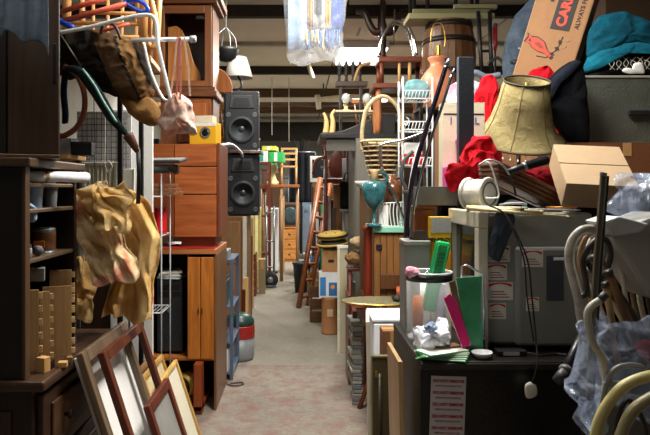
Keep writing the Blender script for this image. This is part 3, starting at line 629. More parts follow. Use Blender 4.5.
# curved headboard stored in it
T = thing('headboard', 'curved oak headboard stored inside the china hutch', 'headboard', (X(178, 4.7), 4.72, Z(86.5, 4.62)))
pl = [(-.1, 0), (.22, 0), (.21, .10), (.14, .2), (.09, .34), (.03, .44), (-.02, .47), (-.1, .46)]
MB().prism([(x * .8, z) for x, z in pl], 0, .03).build('panel', wood('8a4f1c', 'c8843c'), T, bevel=.004); bx(T, 'bottom_rail', wood('6e3c16', '945826', 0), -.08, .16, -.008, .0, .0, .05)
T = thing('curved_board', 'round-ended oak board sticking out behind the china hutch', 'board', (X(219, 5.02), 5.04, 1.024))
za = Z(92, 5.02) - 1.024
MB().prism([(-.07, za), (.10, za), (.102, za + .05), (.085, za + .11), (.04, za + .17), (-.02, za + .2), (-.07, za + .21)], 0, .03).build('panel', wood('8a4a18', 'b87030'), T, bevel=.004)
bx(T, 'leg', OAK, -.065, -.035, .0, .03, 0.0, za + .01)
# yellow box with a lens, small white box, paper bag
T = carton('yellow_box', 'yellow box with a round black lens printed on it, on the drawer chest', .2, .15, .1, (X(199, 4.28), 4.44, ZC + .001), -14, 0, 0, mat=pm('e0a81c', .5, var=.08), tape=False)
MB().at((.02, -.001, .08), (90, 0, 0)).lathe([(.04, 0), (.04, .003), (.032, .004), (.03, .002)], 24).build('lens_ring', pm('6e675c', .4), T); MB().at((.02, -.003, .08), (90, 0, 0)).lathe([(.026, 0), (.02, .004), (.006, .006)], 20).build('lens', pm('17181b', .2), T)
bx(T, 'white_band', pm('e4e0d4', .6), -.1, .1, -.002, 0, .125, .15, 0)
T = carton('cream_carton', 'small cream carton lying on top of the yellow box', .18, .05, .09, (X(197, 4.3), 4.45, ZC + .152), -10, mat=pm('d8cdb8', .7), tape=False)
T = thing('strap', 'white plastic strap looped from the drawer chest to the loudspeakers', 'strap', (X(219, 4.75), 4.78, ZC + .013)); tb(T, 'strap', pm('e8eaea', .4), curve([(.0, 0, .0), (.06, .3, .03), (.08, .9, .0), (.03, 1.585, -.0)], 8), .012, 6)
# white wire shelf with red tins
T = thing('wire_shelf', 'white wire shelf stand with red tins, behind the burlap sacks', 'wire shelf', (X(151, 3.9), 3.85, 0))
for x in (-.075, .075):
    for y in (0, .26): tb(T, 'post', pm('a9acae', .4), ln((x, y, 0), (x, y, 1.60)), .0045)
for z in (.3, .75, 1.22, 1.46):
    S = tb(T, 'shelf_frame', pm('a9acae', .4), ln((-.075, 0, z), (.075, 0, z), (.075, .26, z), (-.075, .26, z)), .005, 6, True)
    for k in range(6): tb(S, 'shelf_wire', pm('a9acae', .4), ln((-.06 + .024 * k, 0, z), (-.06 + .024 * k, .26, z)), .0025, 5)
for k, (x, y, z, lb) in enumerate(((-.02, .08, 1.226, 'red tin on the white wire shelf, under the boards'), (.045, .12, 1.226, 'second red tin on the white wire shelf, at the aisle side'), (-.03, .1, .756, 'red tin on the lower wire shelf'))):
    can('red_tin', lb, .036, .16, (X(151, 3.9) + x, 3.85 + y, z), pm('a8101c', .35), pm('c81624', .4), STEEL)
for k, (a, lb) in enumerate(((.0, 'lowest brown board stacked on the wire shelf'), (.03, 'middle brown board stacked on the wire shelf'), (.06, 'uppermost brown board stacked on the wire shelf'))):
    board('loose_board', lb, .21, .022, .2, (X(158 + k, 3.88), 3.86, 1.468 + a * .8), wood('5a3420', '8a5c3a', 0), -6 + 7 * k, 0, 0, batten=False)
T = thing('video_player', 'black video player lying on the wire shelf boards', 'video player', (X(160, 3.9), 3.84, 1.60), 8)
bx(T, 'case', pm('1a1b1e', .35), -.11, .12, 0, .22, .008, .055, .004); bx(T, 'display', pm('3a4a50', .15), -.02, .06, -.003, 0, .022, .042, .001); bx(T, 'foot', BLACK, -.1, -.08, .02, .2, 0, .008, 0); bx(T, 'foot', BLACK, .09, .11, .02, .2, 0, .008, 0)
T = thing('keyboard', 'dark grey keyboard tilted on top of the black video player', 'keyboard', (X(163, 3.86), 3.82, 1.66), -14, 10)
bx(T, 'case', pm('34373c', .45), -.14, .12, 0, .12, 0, .016, .003)
for r in range(4): bx(T, 'key_row', pm('8a8d90', .5), -.13, .11, .012 + r * .026, .032 + r * .026, .016, .022, .002)

# ================================================================ LEFT SIDE, FARTHER
# blue steel shelf with appliances
SX0, SX1, SY0, SY1 = -.70, -.515, 4.96, 5.5
SX0, SX1 = X(206, 4.65), X(224, 4.65)
T = shelf_unit('blue_steel_shelf', 'blue-grey steel shelf full of small appliances beside the desk', X(205, 4.98), X(233, 4.98), 4.98, 5.5, (.06, .30, .58, .95), pm('5f6f86', .4, .3), .026, 'shelf', .016)
T = thing('radio', 'white radio with dark dials on the bottom of the blue shelf', 'radio', (X(219, 5), 4.985, .061)); bx(T, 'case', pm('c9ccd0', .4), -.06, .075, 0, .2, 0, .18, .008)
for x in (-.03, .025): MB().at((x, -.001, .07), (90, 0, 0)).lathe([(.02, 0), (.02, .004), (.008, .008)], 16).build('dial', BLACK, T)
bx(T, 'display', pm('26282c', .2), -.05, .05, -.003, 0, .12, .16, .001)
T = thing('toaster', 'black and steel toaster on the second board of the blue shelf', 'toaster', (X(219, 5), 4.99, .301)); bx(T, 'body', pm('26282c', .3), -.06, .06, 0, .22, .01, .17, .02); bx(T, 'steel_band', CHROME, -.062, .062, .03, .19, .05, .12, .01); bx(T, 'lever', BLACK, -.01, .01, -.014, 0, .1, .115, .003)
T = thing('printer', 'teal and black desktop printer on the upper board of the blue shelf', 'printer', (X(219, 5), 4.99, .581)); bx(T, 'body', pm('2a5a5c', .4), -.065, .065, 0, .25, 0, .2, .015); bx(T, 'tray', pm('15181a', .4), -.05, .05, -.03, .02, .05, .07, .003); bx(T, 'lid', pm('1d2022', .35), -.06, .06, .01, .24, .2, .23, .01)
T = thing('cassette_deck', 'grey cassette deck on top of the blue shelf', 'cassette deck', (X(219, 5), 4.99, .951)); bx(T, 'case', GREY, -.07, .07, 0, .24, 0, .07, .004); bx(T, 'window', pm('15181a', .15), -.04, .04, -.003, 0, .02, .05, .001)
o = MB().tube(curve([(0, 0, .01), (.05, -.03, .008), (.12, 0, .008), (.1, .05, .008), (.02, .03, .008)], 6), .005, 6).build('extension_cable', BLACK, None, (X(228, 4.9), 4.85, 0), smooth=True); tag(o, 'black power cord lying on the floor by the blue shelf', 'cord')
T = thing('shop_vacuum', 'small shop vacuum with dark green lid and red band', 'vacuum', (X(236, 5.3), 5.62, 0))
MB().lathe([(.12, 0), (.13, .03), (.13, .2)], 24).build('drum', pm('7c8084', .4), T, smooth=True); MB().lathe([(.134, .2), (.134, .30), (.125, .31)], 24).build('red_band', pm('a02420', .4), T); MB().lathe([(.13, .31), (.13, .34), (.1, .39), (.05, .41), (.0, .412)], 24).build('lid', pm('1f4038', .35), T, smooth=True)
# brown cardboard cabinet under the loudspeakers
d = 6.4
T = thing('wardrobe_box', 'brown plywood wardrobe with pale corner posts under the loudspeakers', 'wardrobe', (X(237, 6.3), 6.25, 0))
zt = Z(216, 6.4)
bx(T, 'body', wood('6b4a2e', '8d6846'), -.20, .1, .02, .55, 0, zt, .004); bx(T, 'door', wood('7a5636', '9c7650'), -.16, .04, .0, .02, .05, zt - .05, .004); bx(T, 'corner_post', pm('cfc9b8', .6), .06, .1, -.005, .02, 0, zt, .003); bx(T, 'corner_post', pm('a89f8a', .6), -.20, -.165, -.005, .02, 0, zt, .003); bx(T, 'seam', DARK, -.16, .04, -.003, .0, zt * .62, zt * .625, 0)
def speaker(label, loc, w_, h_):
    T = thing('loudspeaker', label, 'loudspeaker', loc, 3, group='stacked black loudspeakers')
    sm = pm('1d2127', .5, var=.15, bump=.3, bscale=200); rim = pm('15181c', .5)
    bx(T, 'cabinet', sm, -w_/2, w_/2, .012, .36, 0, h_, .014); bx(T, 'baffle', rim, -w_/2 + .012, w_/2 - .012, .0, .014, .012, h_ - .012, .006)
    tz = h_ * .80
    H = MB().prism([(-w_ * .36, tz - h_ * .09), (w_ * .36, tz - h_ * .09), (w_ * .30, tz + h_ * .12), (-w_ * .30, tz + h_ * .12)], -.012, .002).build('horn_flare', pm('2b3137', .45), T, bevel=.006)
    MB().prism([(-w_ * .26, tz - h_ * .06), (w_ * .26, tz - h_ * .06), (w_ * .2, tz + h_ * .08), (-w_ * .2, tz + h_ * .08)], -.016, -.012).build('horn_throat', pm('0c0e10', .5), H, bevel=.004)
    cz = h_ * .36; r_ = w_ * .38
    MB().at((0, -.001, cz), (90, 0, 0)).lathe([(r_, -.002), (r_, .012), (r_ * .95, .016), (r_ * .9, .012)], 32).build('surround', pm('2e343a', .45), T, smooth=True)
    Cn = MB().at((0, -.004, cz), (90, 0, 0)).lathe([(r_ * .92, .01), (r_ * .86, .013), (r_ * .78, .008), (r_ * .3, -.0), (.001, -.0)], 32).build('cone', pm('353a3f', .5), T, smooth=True)
    MB().at((0, -.004, cz), (90, 0, 0)).lathe([(r_ * .3, .0), (r_ * .24, .012), (r_ * .1, .018), (.0005, .019)], 24).build('dust_cap', pm('2a2e33', .35), Cn, smooth=True)
    for x, z in ((-.38, .60), (.38, .60), (.38, .1), (-.38, .1)): MB().at((w_ * x, -.001, h_ * z), (90, 0, 0)).lathe([(.026, 0), (.026, .006), (.02, .008), (.018, .003)], 16).build('port', pm('4d545b', .45), T)
    for x in (-1, 1):
        for z in (0, 1): MB().at((x * (w_/2 - .019), .022, .021 + z * (h_ - .042)), (0, 0, 0)).blob(.02, .02, .02, 0, nu=10, nv=6).build('corner_protector', STEEL, T, smooth=True)
    return T
zlow = zt + .004
speaker('black loudspeaker stacked on the brown plywood wardrobe', (X(243, 6.4), 6.4, zlow), L(33, 6.4), L(62, 6.4))
z1 = zlow + L(62, 6.4)
T = thing('speaker_tray', 'thin steel tray between the two black loudspeakers', 'tray', (X(242, 6.4), 6.36, z1 + .004)); bx(T, 'plate', STEEL, -.2, .2, 0, .38, 0, .012, .004); bx(T, 'lip', CHROME, -.2, .2, -.012, .0, 0, .03, .004)
speaker('black loudspeaker topmost of the stack, with the white lamp on it', (X(241.5, 6.4), 6.4, z1 + .022), L(35, 6.4), L(61, 6.4))
z2 = z1 + .026 + L(61, 6.4)
T = thing('table_lamp', 'table lamp with a plain white shade on the upper loudspeaker', 'lamp', (X(238, 6.5), 6.55, z2)); 
MB().lathe([(.06, 0), (.06, .012), (.02, .02), (.012, .03), (.0, .03)], 20).build('base', BLACK, T, smooth=True); tb(T, 'stem', BLACK, curve([(0, 0, .02), (.03, 0, .06), (.02, 0, .12), (0, 0, .16), (0, 0, .22)], 5), .011)
MB().shell([(.15, .15), (.085, .36)], 28).build('shade', pm('f2efe6', .8, var=.03), T, smooth=True, solid=.003); tb(T, 'shade_ring', WHITEMET, [(.085 * math.cos(a * .314), .085 * math.sin(a * .314), .36) for a in range(20)], .003, 6, True)
T = thing('hanging_planter', 'black bowl hanging in a wire cradle on a long cord by the white lamp', 'hanging planter', W(226, 62, 6.0))
MB().shell([(.0, 0), (.05, .008), (.09, .04), (.115, .10), (.12, .125)], 28).build('bowl', BLACK, T, smooth=True, solid=.004)
for a in range(4): tb(T, 'cradle_wire', pm('b9bcc0', .4, .5), curve([(.11 * math.cos(a * 1.57 + .5), .11 * math.sin(a * 1.57 + .5), .125), (.09 * math.cos(a * 1.57 + .5), .09 * math.sin(a * 1.57 + .5), .24), (0, 0, .33)], 5), .004, 6)
tb(T, 'cord', pm('c9c6bc', .5), ln((0, 0, .33), (0, 0, CEIL - Z(62, 6.0))), .005, 6)
# leaning boards and uprights along the left edge of the aisle
def plank(label, px, pyt, d, w_, t_, mat, rz=0, ry=0, name='leaning_plank', group=None):
    return board(name, label, w_, Z(pyt, d), t_, (X(px, d), d, 0), mat, rz, -2, ry, 'plank', group, False)
plank('raw pine plank standing at the wardrobe corner', 246, 278, 5.9, .05, .03, PINE, 8); plank('dark brown plank standing beside the raw pine plank', 243, 290, 5.86, .035, .02, MAHOG, -6)
plank('white painted plank behind the wardrobe box', 247, 222, 6.95, .05, .05, pm('d8d5ca', .6), 5); plank('reddish plank behind the white painted plank', 249, 236, 7.2, .06, .03, wood('6b3820', '8e5636'), -8)
plank('pale plank with dark knots nearer the cream door', 251, 218, 8.0, .07, .03, PINE, 12); plank('teal painted plank low beside the cream door', 249.5, 262, 7.8, .05, .02, pm('3f8b86', .6), 0)
for k, (px, dd, z, lb) in enumerate(((245.5, 5.84, .28, 'short pine block on the lower plank end'), (247.5, 6.7, .62, 'pine block wedged between tall planks'))):
    pass
T = thing('yellow_door', 'tall cream-yellow door leaning upright beside the aisle', 'door', (X(257, 9.9), 9.7, 0), 4)
bx(T, 'panel', pm('d9cf86', .55, var=.06), -.08, .08, 0, .25, 0, Z(207, 9.9), .006); bx(T, 'edge_strip', pm('eae2a6', .55), -.02, .02, -.012, 0, 0, Z(207, 9.9), .004); bx(T, 'edge_strip', pm('b9b06a', .55), .045, .08, -.012, 0, .02, Z(209, 9.9), .004)
T = thing('steel_cart', 'grey steel hand cart with a black rubber wheel', 'cart', (X(270.5, 9.75), 9.74, 0))
MB().at((0.0, -.02, .12), (90, 0, 0)).lathe([(.045, -.02), (.11, -.026), (.12, -.01), (.12, .01), (.11, .026), (.045, .02)], 24).build('wheel', pm('17181a', .7), T, smooth=True); MB().at((0, -.03, .12), (90, 0, 0)).lathe([(.045, 0), (.045, .02), (.015, .03)], 16).build('hub', STEEL, T)
for x in (-.07, .05): tb(T, 'upright', STEEL, ln((x, .1, .1), (x, .14, 1.25)), .016)
for z in (.3, .7, 1.15): tb(T, 'crossbar', STEEL, ln((-.07, .11, z), (.05, .11, z)), .012)
bx(T, 'toe_plate', STEEL, -.1, .1, -.05, .12, .02, .032, .002)
T = thing('upright_freezer', 'white upright freezer beside the aisle under the wooden table', 'freezer', (X(273, 11.3), 11.3, 0))
bx(T, 'cabinet', pm('dadfe6', .35, var=.04), -.14, .085, .03, .6, .04, Z(209, 11.1), .012); bx(T, 'door', pm('eef1f5', .3, var=.03), -.14, .085, 0, .03, .06, Z(209.5, 11.1), .008); bx(T, 'handle', CHROME, -.12, -.105, -.03, -.018, .75, 1.0, .004); bx(T, 'handle_bracket', CHROME, -.12, -.105, -.02, 0, .75, .77, 0); bx(T, 'base', DGREY, -.13, .075, .04, .58, 0, .04, 0)
# tall reddish post rack with tube cartons on top
T = shelf_unit('tall_rack', 'tall red-brown post rack carrying the green tube cartons', X(255, 9.0) - .1, X(267, 9.0), 9.98, 10.28, (.5, 1.1, 1.55, Z(162, 10.0)), wood('4a1c10', '742f1a'), .035, 'rack', .03)
for k, (a, b, y0, y1, hx, lb) in enumerate(((256, 268, 149, 160, 'e4e8e4', 'white tube carton on the tall rack'), (262, 276, 146.5, 151, 'd8d860', 'yellow tube carton on top of the white one'), (269, 283, 150, 160, '2fae5a', 'green tube carton on the tall rack'))):
    T = carton('tube_carton', lb, L(b - a, 10.0), L(y1 - y0, 10.0), .4, (X((a + b)/2, 10.0), 9.99, Z(162, 10.0) + (.001 if k != 1 else L(11.5, 10.0))), -4, mat=pm(hx, .4), tape=False)
    bx(T, 'printed_stripe', pm(['1fa090', 'f4f4e8', 'e8f4e8'][k], .4), -.03, .02, -.002, 0, .01, L(y1 - y0, 10.0) - .01, 0)
T = thing('wooden_table', 'tall wooden table with round log legs over the white freezer', 'table', (X(279, 10.4), 10.4, 0))
zt_ = Z(184.5, 10.4)
bx(T, 'top', wood('7a4020', 'a8642f', 0), -.32, .34, -.05, .65, zt_ - .05, zt_, .01)
for x, y in ((-.27, .05), (.04, .0), (.3, .55), (-.27, .55)): tb(T, 'leg', wood('8a6040', 'b8906a'), ln((x, y, 0), (x, y, zt_ - .05)), [.03, .026], 12)
T = thing('small_chair', 'pale yellow wooden chair standing on the tall table', 'chair', (X(289, 10.5), 10.4, zt_))
for x, y, h in ((-.12, 0, .3), (.12, 0, .3), (-.12, .24, .62), (.12, .24, .62)): tb(T, 'leg', PINE, ln((x, y, 0), (x, y, h)), .018)
bx(T, 'seat', PINEH, -.14, .14, -.02, .26, .28, .31, .005)
for z in (.42, .52, .6): bx(T, 'back_slat', PINEH, -.12, .12, .23, .25, z - .015, z + .02, .003)
T = thing('yellow_lamp', 'pale yellow lamp with a stepped base on the tall table', 'lamp', (X(273, 10.5), 10.5, zt_)); MB().lathe([(.1, 0), (.1, .04), (.06, .08), (.04, .16), (.03, .2)], 18).build('base', pm('e2dca0', .5), T, smooth=True); MB().shell([(.09, .2), (.06, .38)], 18).build('shade', pm('f0eccb', .7), T, smooth=True, solid=.004)
plank('pine stud standing at the freezer side', 282, 196, 11.6, .09, .06, PINE, 0)
# ================================================================ FAR END
T = thing('pine_chest', 'orange pine chest of drawers at the end of the aisle, with a television on it', 'chest of drawers', (X(290, 13.2), 13.2, 0)); zp = Z(227, 13.2)
bx(T, 'body', wood('9a5a20', 'c8843c', 0), -.2, .17, .02, .5, 0, zp - .03); bx(T, 'top', wood('9a5a20', 'c8843c', 0), -.22, .19, 0, .52, zp - .03, zp, .006)
for k in range(3):
    D = bx(T, 'drawer', wood('a86828', 'd8964a', 0), -.18, .15, 0, .02, .06 + k * .21, .25 + k * .21, .006); MB().at((-.015, -.005, .155 + k * .21), (90, 0, 0)).lathe([(.012, 0), (.022, .02), (.004, .03)], 10).build('knob', DARK, D)
T = thing('television', 'old television in a brown wooden case on the pine chest', 'television', (X(291, 13.2), 13.22, zp)); bx(T, 'case', wood('4a3424', '6e5038', 0), -.2, .19, .01, .45, 0, L(24, 13.2), .008); bx(T, 'bezel', pm('1a1a1c', .4), -.17, .16, -.004, .01, .05, .46, .006); MB().at((-.01, -.005, .25), (90, 0, 0)).blob(.14, .17, .02, 0).build('screen', pm('3a4a50', .12), T, smooth=True)
T = thing('steel_locker', 'blue-grey steel locker at the end of the aisle beside the pine chest', 'locker', (X(309.5, 13.75), 13.75, 0)); bx(T, 'body', pm('5d6d7e', .45, .3), -.16, .14, .02, .5, 0, Z(203, 13.6)); 
for k in (0, 1):
    D = bx(T, 'door', pm('6a7c90', .4, .3), -.15 + .145 * k, -.01 + .145 * k, 0, .02, .05, Z(205, 13.6), .004)
    for j in range(3): bx(D, 'vent_slot', DARK, -.12 + .145 * k, -.04 + .145 * k, -.002, .001, 1.0 + j * .03, 1.01 + j * .03, 0)
def far_cloth(u, v): return Vector((-.22 + .44 * u, .03 * math.sin(u * 19), -1.15 * v))
T = thing('clothes_rail', 'steel rail at the end of the aisle hung with black clothes', 'clothes rail', (X(302, 14.3), 14.3, 0)); zr = Z(152, 14.3)
for x in (-.3, .3): tb(T, 'upright', STEEL, ln((x, 0, 0), (x, 0, zr)), .018)
tb(T, 'rail', STEEL, ln((-.3, 0, zr), (.3, 0, zr)), .016)
for k in range(3):
    o = MB().grid(lambda u, v: far_cloth(u, v) + Vector((0, .1 * k, 0)), 16, 8).build('black_coat', weave('0e0f12', '1c1d22', 200), None, (X(300 + 3 * k, 14.3), 14.22, zr - .02), smooth=True, solid=.02); tag(o, ['long black coat hanging on the far rail, beside the pine chest', 'middle one of the black coats on the far rail', 'long black coat hanging on the far rail, hindmost of three'][k], 'coat', 'black coats on the far rail')
T = thing('coat_tree', 'black branched coat tree standing behind the black coats', 'coat tree', (X(301, 14.9), 14.9, 0)); tb(T, 'pole', BLACK, ln((0, 0, 0), (0, 0, Z(138, 14.9))), .025)
for a in range(5): tb(T, 'branch', BLACK, curve([(0, 0, 2.35), (.14 * math.cos(a * 1.26), .14 * math.sin(a * 1.26), 2.5), (.2 * math.cos(a * 1.26), .2 * math.sin(a * 1.26), 2.68)], 4), .018, 6)
for k, (px0, px1, pt, d, mt, lb) in enumerate(((262, 282, 170, 15.5, wood('4a3020', '6e4c34'), 'brown wardrobe at the far wall behind the freezer'), (311, 330, 168, 15.0, wood('5c4630', '84684a'), 'tan wardrobe at the far end behind the ladder'), (282, 300, 178, 16.2, pm('8a8d8c', .5), 'grey metal cabinet at the far wall behind the television'))):
    T = thing('wardrobe', lb, 'wardrobe', (X((px0 + px1)/2, d), d, 0)); wv = L(px1 - px0, d); hv = Z(pt, d)
    bx(T, 'body', mt, -wv/2, wv/2, .02, .5, 0, hv); bx(T, 'door', mt, -wv/2 + .02, -.006, 0, .02, .06, hv - .04, .006); bx(T, 'door', mt, .006, wv/2 - .02, 0, .02, .06, hv - .04, .006); bx(T, 'cornice', mt, -wv/2 - .03, wv/2 + .03, -.03, .52, hv, hv + .05, .01)
# hidden masses behind the left rows: a long row of stored cupboards that close the view
for k, (x0, x1, y0, h, mt, lb) in enumerate(((-2.3, -1.1, 4.9, 1.9, wood('24160e', '3a2416'), 'tall dark cupboard behind the desk row'), (-2.2, -1.62, 3.0, 2.0, wood('2a1c12', '46301f'), 'dark cupboard behind the steel rack'), (-2.2, -.95, 7.6, 1.7, wood('3c2818', '5c4028'), 'brown cupboard behind the plank row'), (-2.3, -1.0, 11.5, 1.5, wood('4a3420', '6c5034'), 'light brown cupboard behind the freezer row'))):
    T = thing('cupboard', lb, 'cupboard', ((x0 + x1)/2, y0, 0)); a = (x1 - x0)/2
    bx(T, 'body', mt, -a, a, .02, .6, 0, h); bx(T, 'door', mt, -a + .02, -.005, 0, .02, .06, h - .03, .006); bx(T, 'door', mt, .005, a - .02, 0, .02, .06, h - .03, .006)
    for x in (-.05, .05): MB().at((x, -.002, h * .5), (90, 0, 0)).lathe([(.01, 0), (.018, .02), (.004, .03)], 10).build('knob', BRASS, T)
# ================================================================ RIGHT SIDE, NEAR: black desk and what stands on it
DZ = .875; DXL = .44
T = thing('black_cabinet', 'black wooden cabinet with a notice stuck on its front, carrying the monitor', 'cabinet', (DXL, 2.3, 0))
bk = pm('14110f', .38, var=.35, scale=3, bump=.2)
bx(T, 'top', bk, 0, .98, 0, .68, DZ - .03, DZ, .004); bx(T, 'front_panel', bk, .0, .98, .012, .03, .0, DZ - .03, .002); bx(T, 'side_panel', bk, 0, .02, .03, .66, 0, DZ - .03); bx(T, 'side_panel', bk, .96, .98, .03, .66, 0, DZ - .03); bx(T, 'back_panel', bk, .0, .98, .66, .675, 0, DZ - .03); bx(T, 'edge_trim', pm('2e2a26', .35), 0, .98, -.004, .002, DZ - .024, DZ - .006, .002)
N = thing('notice', 'silver warning notice printed with rows of red capitals on the black cabinet', 'notice', (X(448, 2.3) + .005, 2.3105, Z(377, 2.3)), 0, 0, 2)
bx(N, 'sheet', pm('b4b4b6', .35, var=.08), -.064, .064, -.0015, .0, -.40, 0, 0); rdm = pm('9c1a22', .6, var=.05, bump=0)
for k in range(9):
    lettering(N, 'DO NOT REMOVE', rdm, .0138, (0, -.002, -.018 - k * .043), (90, 0, 0), bold=.0006); lettering(N, 'KEEP FRONT END OF THE', rdm, .0078, (0, -.002, -.036 - k * .043), (90, 0, 0))
# monitor seen from its side
T = thing('crt_monitor', 'big grey tube monitor covered in red and white stickers, on the black cabinet', 'monitor', (.73, 2.46, DZ))
cm = pm('8d8e89', .5, var=.08, bump=.1); H_ = .535
bx(T, 'housing', cm, 0, .42, .02, .49, .02, H_, .012); bx(T, 'base', pm('50514e', .5), .06, .4, .06, .44, 0, .02, .002)
bz = pm('b9b4a2', .5, var=.06)
for a, b, c_, d_ in ((0, .5, H_ - .06, H_ + .004), (0, .5, .0, .05), (0.0, .06, .05, H_ - .06), (.44, .5, .05, H_ - .06)): bx(T, 'bezel_bar', bz, -.035, .004, a, b, c_, d_, .004)
MB().grid(lambda u, v: (-.012 - .012 * math.sin(math.pi * u) * math.sin(math.pi * v), .06 + .38 * u, .05 + (H_ - .11) * v), 12, 12).build('screen', pm('23262a', .08, var=.05, bump=0), T, smooth=True)
Bp = bx(T, 'back_housing', pm('7d7f79', .5, var=.08), X(516, 2.46) - .73, X(584, 2.46) - .73, -.012, .03, .02, Z(247, 2.46) - DZ, .012)
bx(Bp, 'grip_recess', pm('3a3f48', .4), X(545, 2.46) - .73, X(562, 2.46) - .73, -.016, -.012, Z(300, 2.46) - DZ, Z(255, 2.46) - DZ, .003); bx(Bp, 'white_tag', pm('e6e8ea', .4), X(553, 2.45) - .73, X(563, 2.45) - .73, -.019, -.016, Z(260, 2.45) - DZ, Z(257, 2.45) - DZ, 0)
for k, z in enumerate((.30, .25)):
    for i in range(8): bx(Bp, 'vent_slot', DARK, .345, .395, -.0145, -.011, .06 + i * .02, .068 + i * .02, 0) if k == 0 else None
wp = pm('d4d0c8', .5, var=.05); rs = pm('b8202a', .5, var=.05, bump=0); tx = pm('4a4644', .6, bump=0)
for k, (a, b, c_, d_, yy) in enumerate(((488, 510, 246, 262, .019), (487, 507, 264, 280, .019), (487, 513, 282, 300, .019), (489, 506, 303, 319, .019), (522, 543, 250, 267, -.013), (526, 539, 297, 311, -.013))):
    dd = 2.46 + yy; x0, x1 = X(a, dd) - .73, X(b, dd) - .73; z1_, z0_ = Z(c_, dd) - DZ, Z(d_, dd) - DZ; wv = x1 - x0; hv = z1_ - z0_
    S = bx(T, 'sticker', wp, x0, x1, yy - .0015, yy + .0005, z0_, z1_, 0)
    MB().prism([(x0 + wv * t, z1_ - hv * (.32 - .22 * math.sin(math.pi * t))) for t in (.06, .2, .35, .5, .65, .8, .94)] + [(x0 + wv * t, z1_ - hv * (.14 - .12 * math.sin(math.pi * t))) for t in (.94, .8, .65, .5, .35, .2, .06)], yy - .0022, yy - .0012).build('red_arc', rs, S)
    for j in range(3): bx(S, 'printed_line', rs if j == 1 else tx, x0 + wv * .15, x0 + wv * (.85 - .1 * j), yy - .0021, yy - .0012, z0_ + hv * (.14 + .15 * j), z0_ + hv * (.19 + .15 * j), 0)
rag('grey_sleeve', 'blue-grey cloth sleeve hanging down the monitor side', [(498, 210), (512, 212), (514, 226), (506, 246), (498, 262), (490, 256), (489, 242), (494, 226)], 500, 262, 2.455, .03, weave('2e3640', '4c5764', 260), .006, 30, 2)
# hanging black cable with white plug
T = thing('power_cable', 'black cable with a white plug dangling in front of the black cabinet', 'cable', W(530, 398, 2.27)); c = (530, 398, 2.27)
tb(T, 'wire', BLACK, curve(P3([(498, 206, .12), (512, 214, .09), (522, 236, .05), (532, 264, .04), (538, 300, .06), (540, 340, .04), (537, 365, -.0), (531, 386, 0)], *c), 8), .0035, 6)
tb(T, 'wire', BLACK, curve(P3([(510, 212, .10), (520, 232, .07), (529, 262, .05), (533, 300, .06), (539, 345, .05)], *c), 8), .003, 6)
MB().puff(PP([(525, 386), (530, 382), (536, 386), (537, 394), (532, 398), (526, 397)], *c), .018).build('plug', pm('c9c7b8', .5), T, smooth=True)
T = thing('black_pipe', 'black vacuum pipe with a ribbed end, leaning beside the black cabinet', 'pipe', W(556, 384, 1.98)); c = (556, 384, 1.98)
tb(T, 'tube', pm('1a1b1d', .4), P3([(600, 335, .1), (563, 374, 0)], *c), .013, 12); tb(T, 'nozzle', pm('2c2d30', .5), P3([(566, 371, 0), (556, 382, 0)], *c), [.019, .016], 12); tb(T, 'collar', pm('55575a', .4), P3([(567, 370, .01), (565, 372, .0)], *c), .021, 12)
# clear jar with black band, full of scraps, green brush
T = thing('clear_jar', 'clear round canister with a black rim, stuffed with scraps, on the black cabinet', 'canister', (X(427, 2.72), 2.68, DZ + .001)); r_ = L(22, 2.68); jh = Z(272, 2.68) - DZ
MB().shell([(r_ * .97, 0), (r_, .01), (r_, jh)], 32).build('wall', film('e6eaee', .84, .05, .1), T, smooth=True, solid=.003); MB().shell([(r_ * 1.03, jh - .034), (r_ * 1.03, jh - .006)], 32).build('black_band', pm('0d0d0f', .3), T, smooth=True, solid=.004); tb(T, 'rim', pm('e8eaec', .2), [(r_ * 1.02 * math.cos(a * .2094), r_ * 1.02 * math.sin(a * .2094), jh) for a in range(30)], .004, 6, True); MB().lathe([(r_ * .95, .001), (r_ * .95, .006)], 32).build('bottom', film('c9d0d6', .5, .1), T)
for k, (x, y, z, h, hx, lb) in enumerate(((-.05, -.02, .02, .17, 'b0602a', 'orange paper roll inside the clear canister'), (.05, -.01, .01, .22, 'c3b8cc', 'lilac paper roll inside the clear canister'), (-.005, .058, .01, .24, 'e6e4e0', 'white paper roll inside the clear canister'))):
    T = thing('paper_scroll', lb, 'paper roll', (X(427, 2.72) + x, 2.68 + y, DZ + .008), 0, 0, 0); MB().shell([(.02, 0), (.022, h * .5), (.02, h)], 14).build('roll', pm(hx, .6, var=.3, scale=25), T, smooth=True, solid=.002); MB().shell([(.0105, .004), (.0105, h - .004)], 10).build('inner_turn', pm(hx, .6), T, solid=.001)
T = thing('green_brush', 'bright green plastic comb standing in the clear canister', 'brush', (X(427, 2.7), 2.66, DZ + .11), 0, 6, 11); gm = pm('12a85a', .3, var=.1)
bx(T, 'body', gm, -.032, .032, 0, .03, 0, .305, .014)
for k in range(9): bx(T, 'rib', pm('0f8a4a', .35), -.014, .014, -.006, .002, .14 + k * .015, .147 + k * .015, .002)
bx(T, 'frame_rim', pm('3ed088', .3), -.024, -.018, -.006, .002, .13, .29, .002); bx(T, 'frame_rim', pm('3ed088', .3), .018, .024, -.006, .002, .13, .29, .002)
rag('pink_rag', 'pink and white scrap of cloth over the rim of the clear canister', [(405, 272), (408, 267), (416, 268), (420, 273), (414, 277), (407, 277)], 412, 277, 2.62, .05, weave('d85a8a', 'f0dce4', 200), .006, 40)
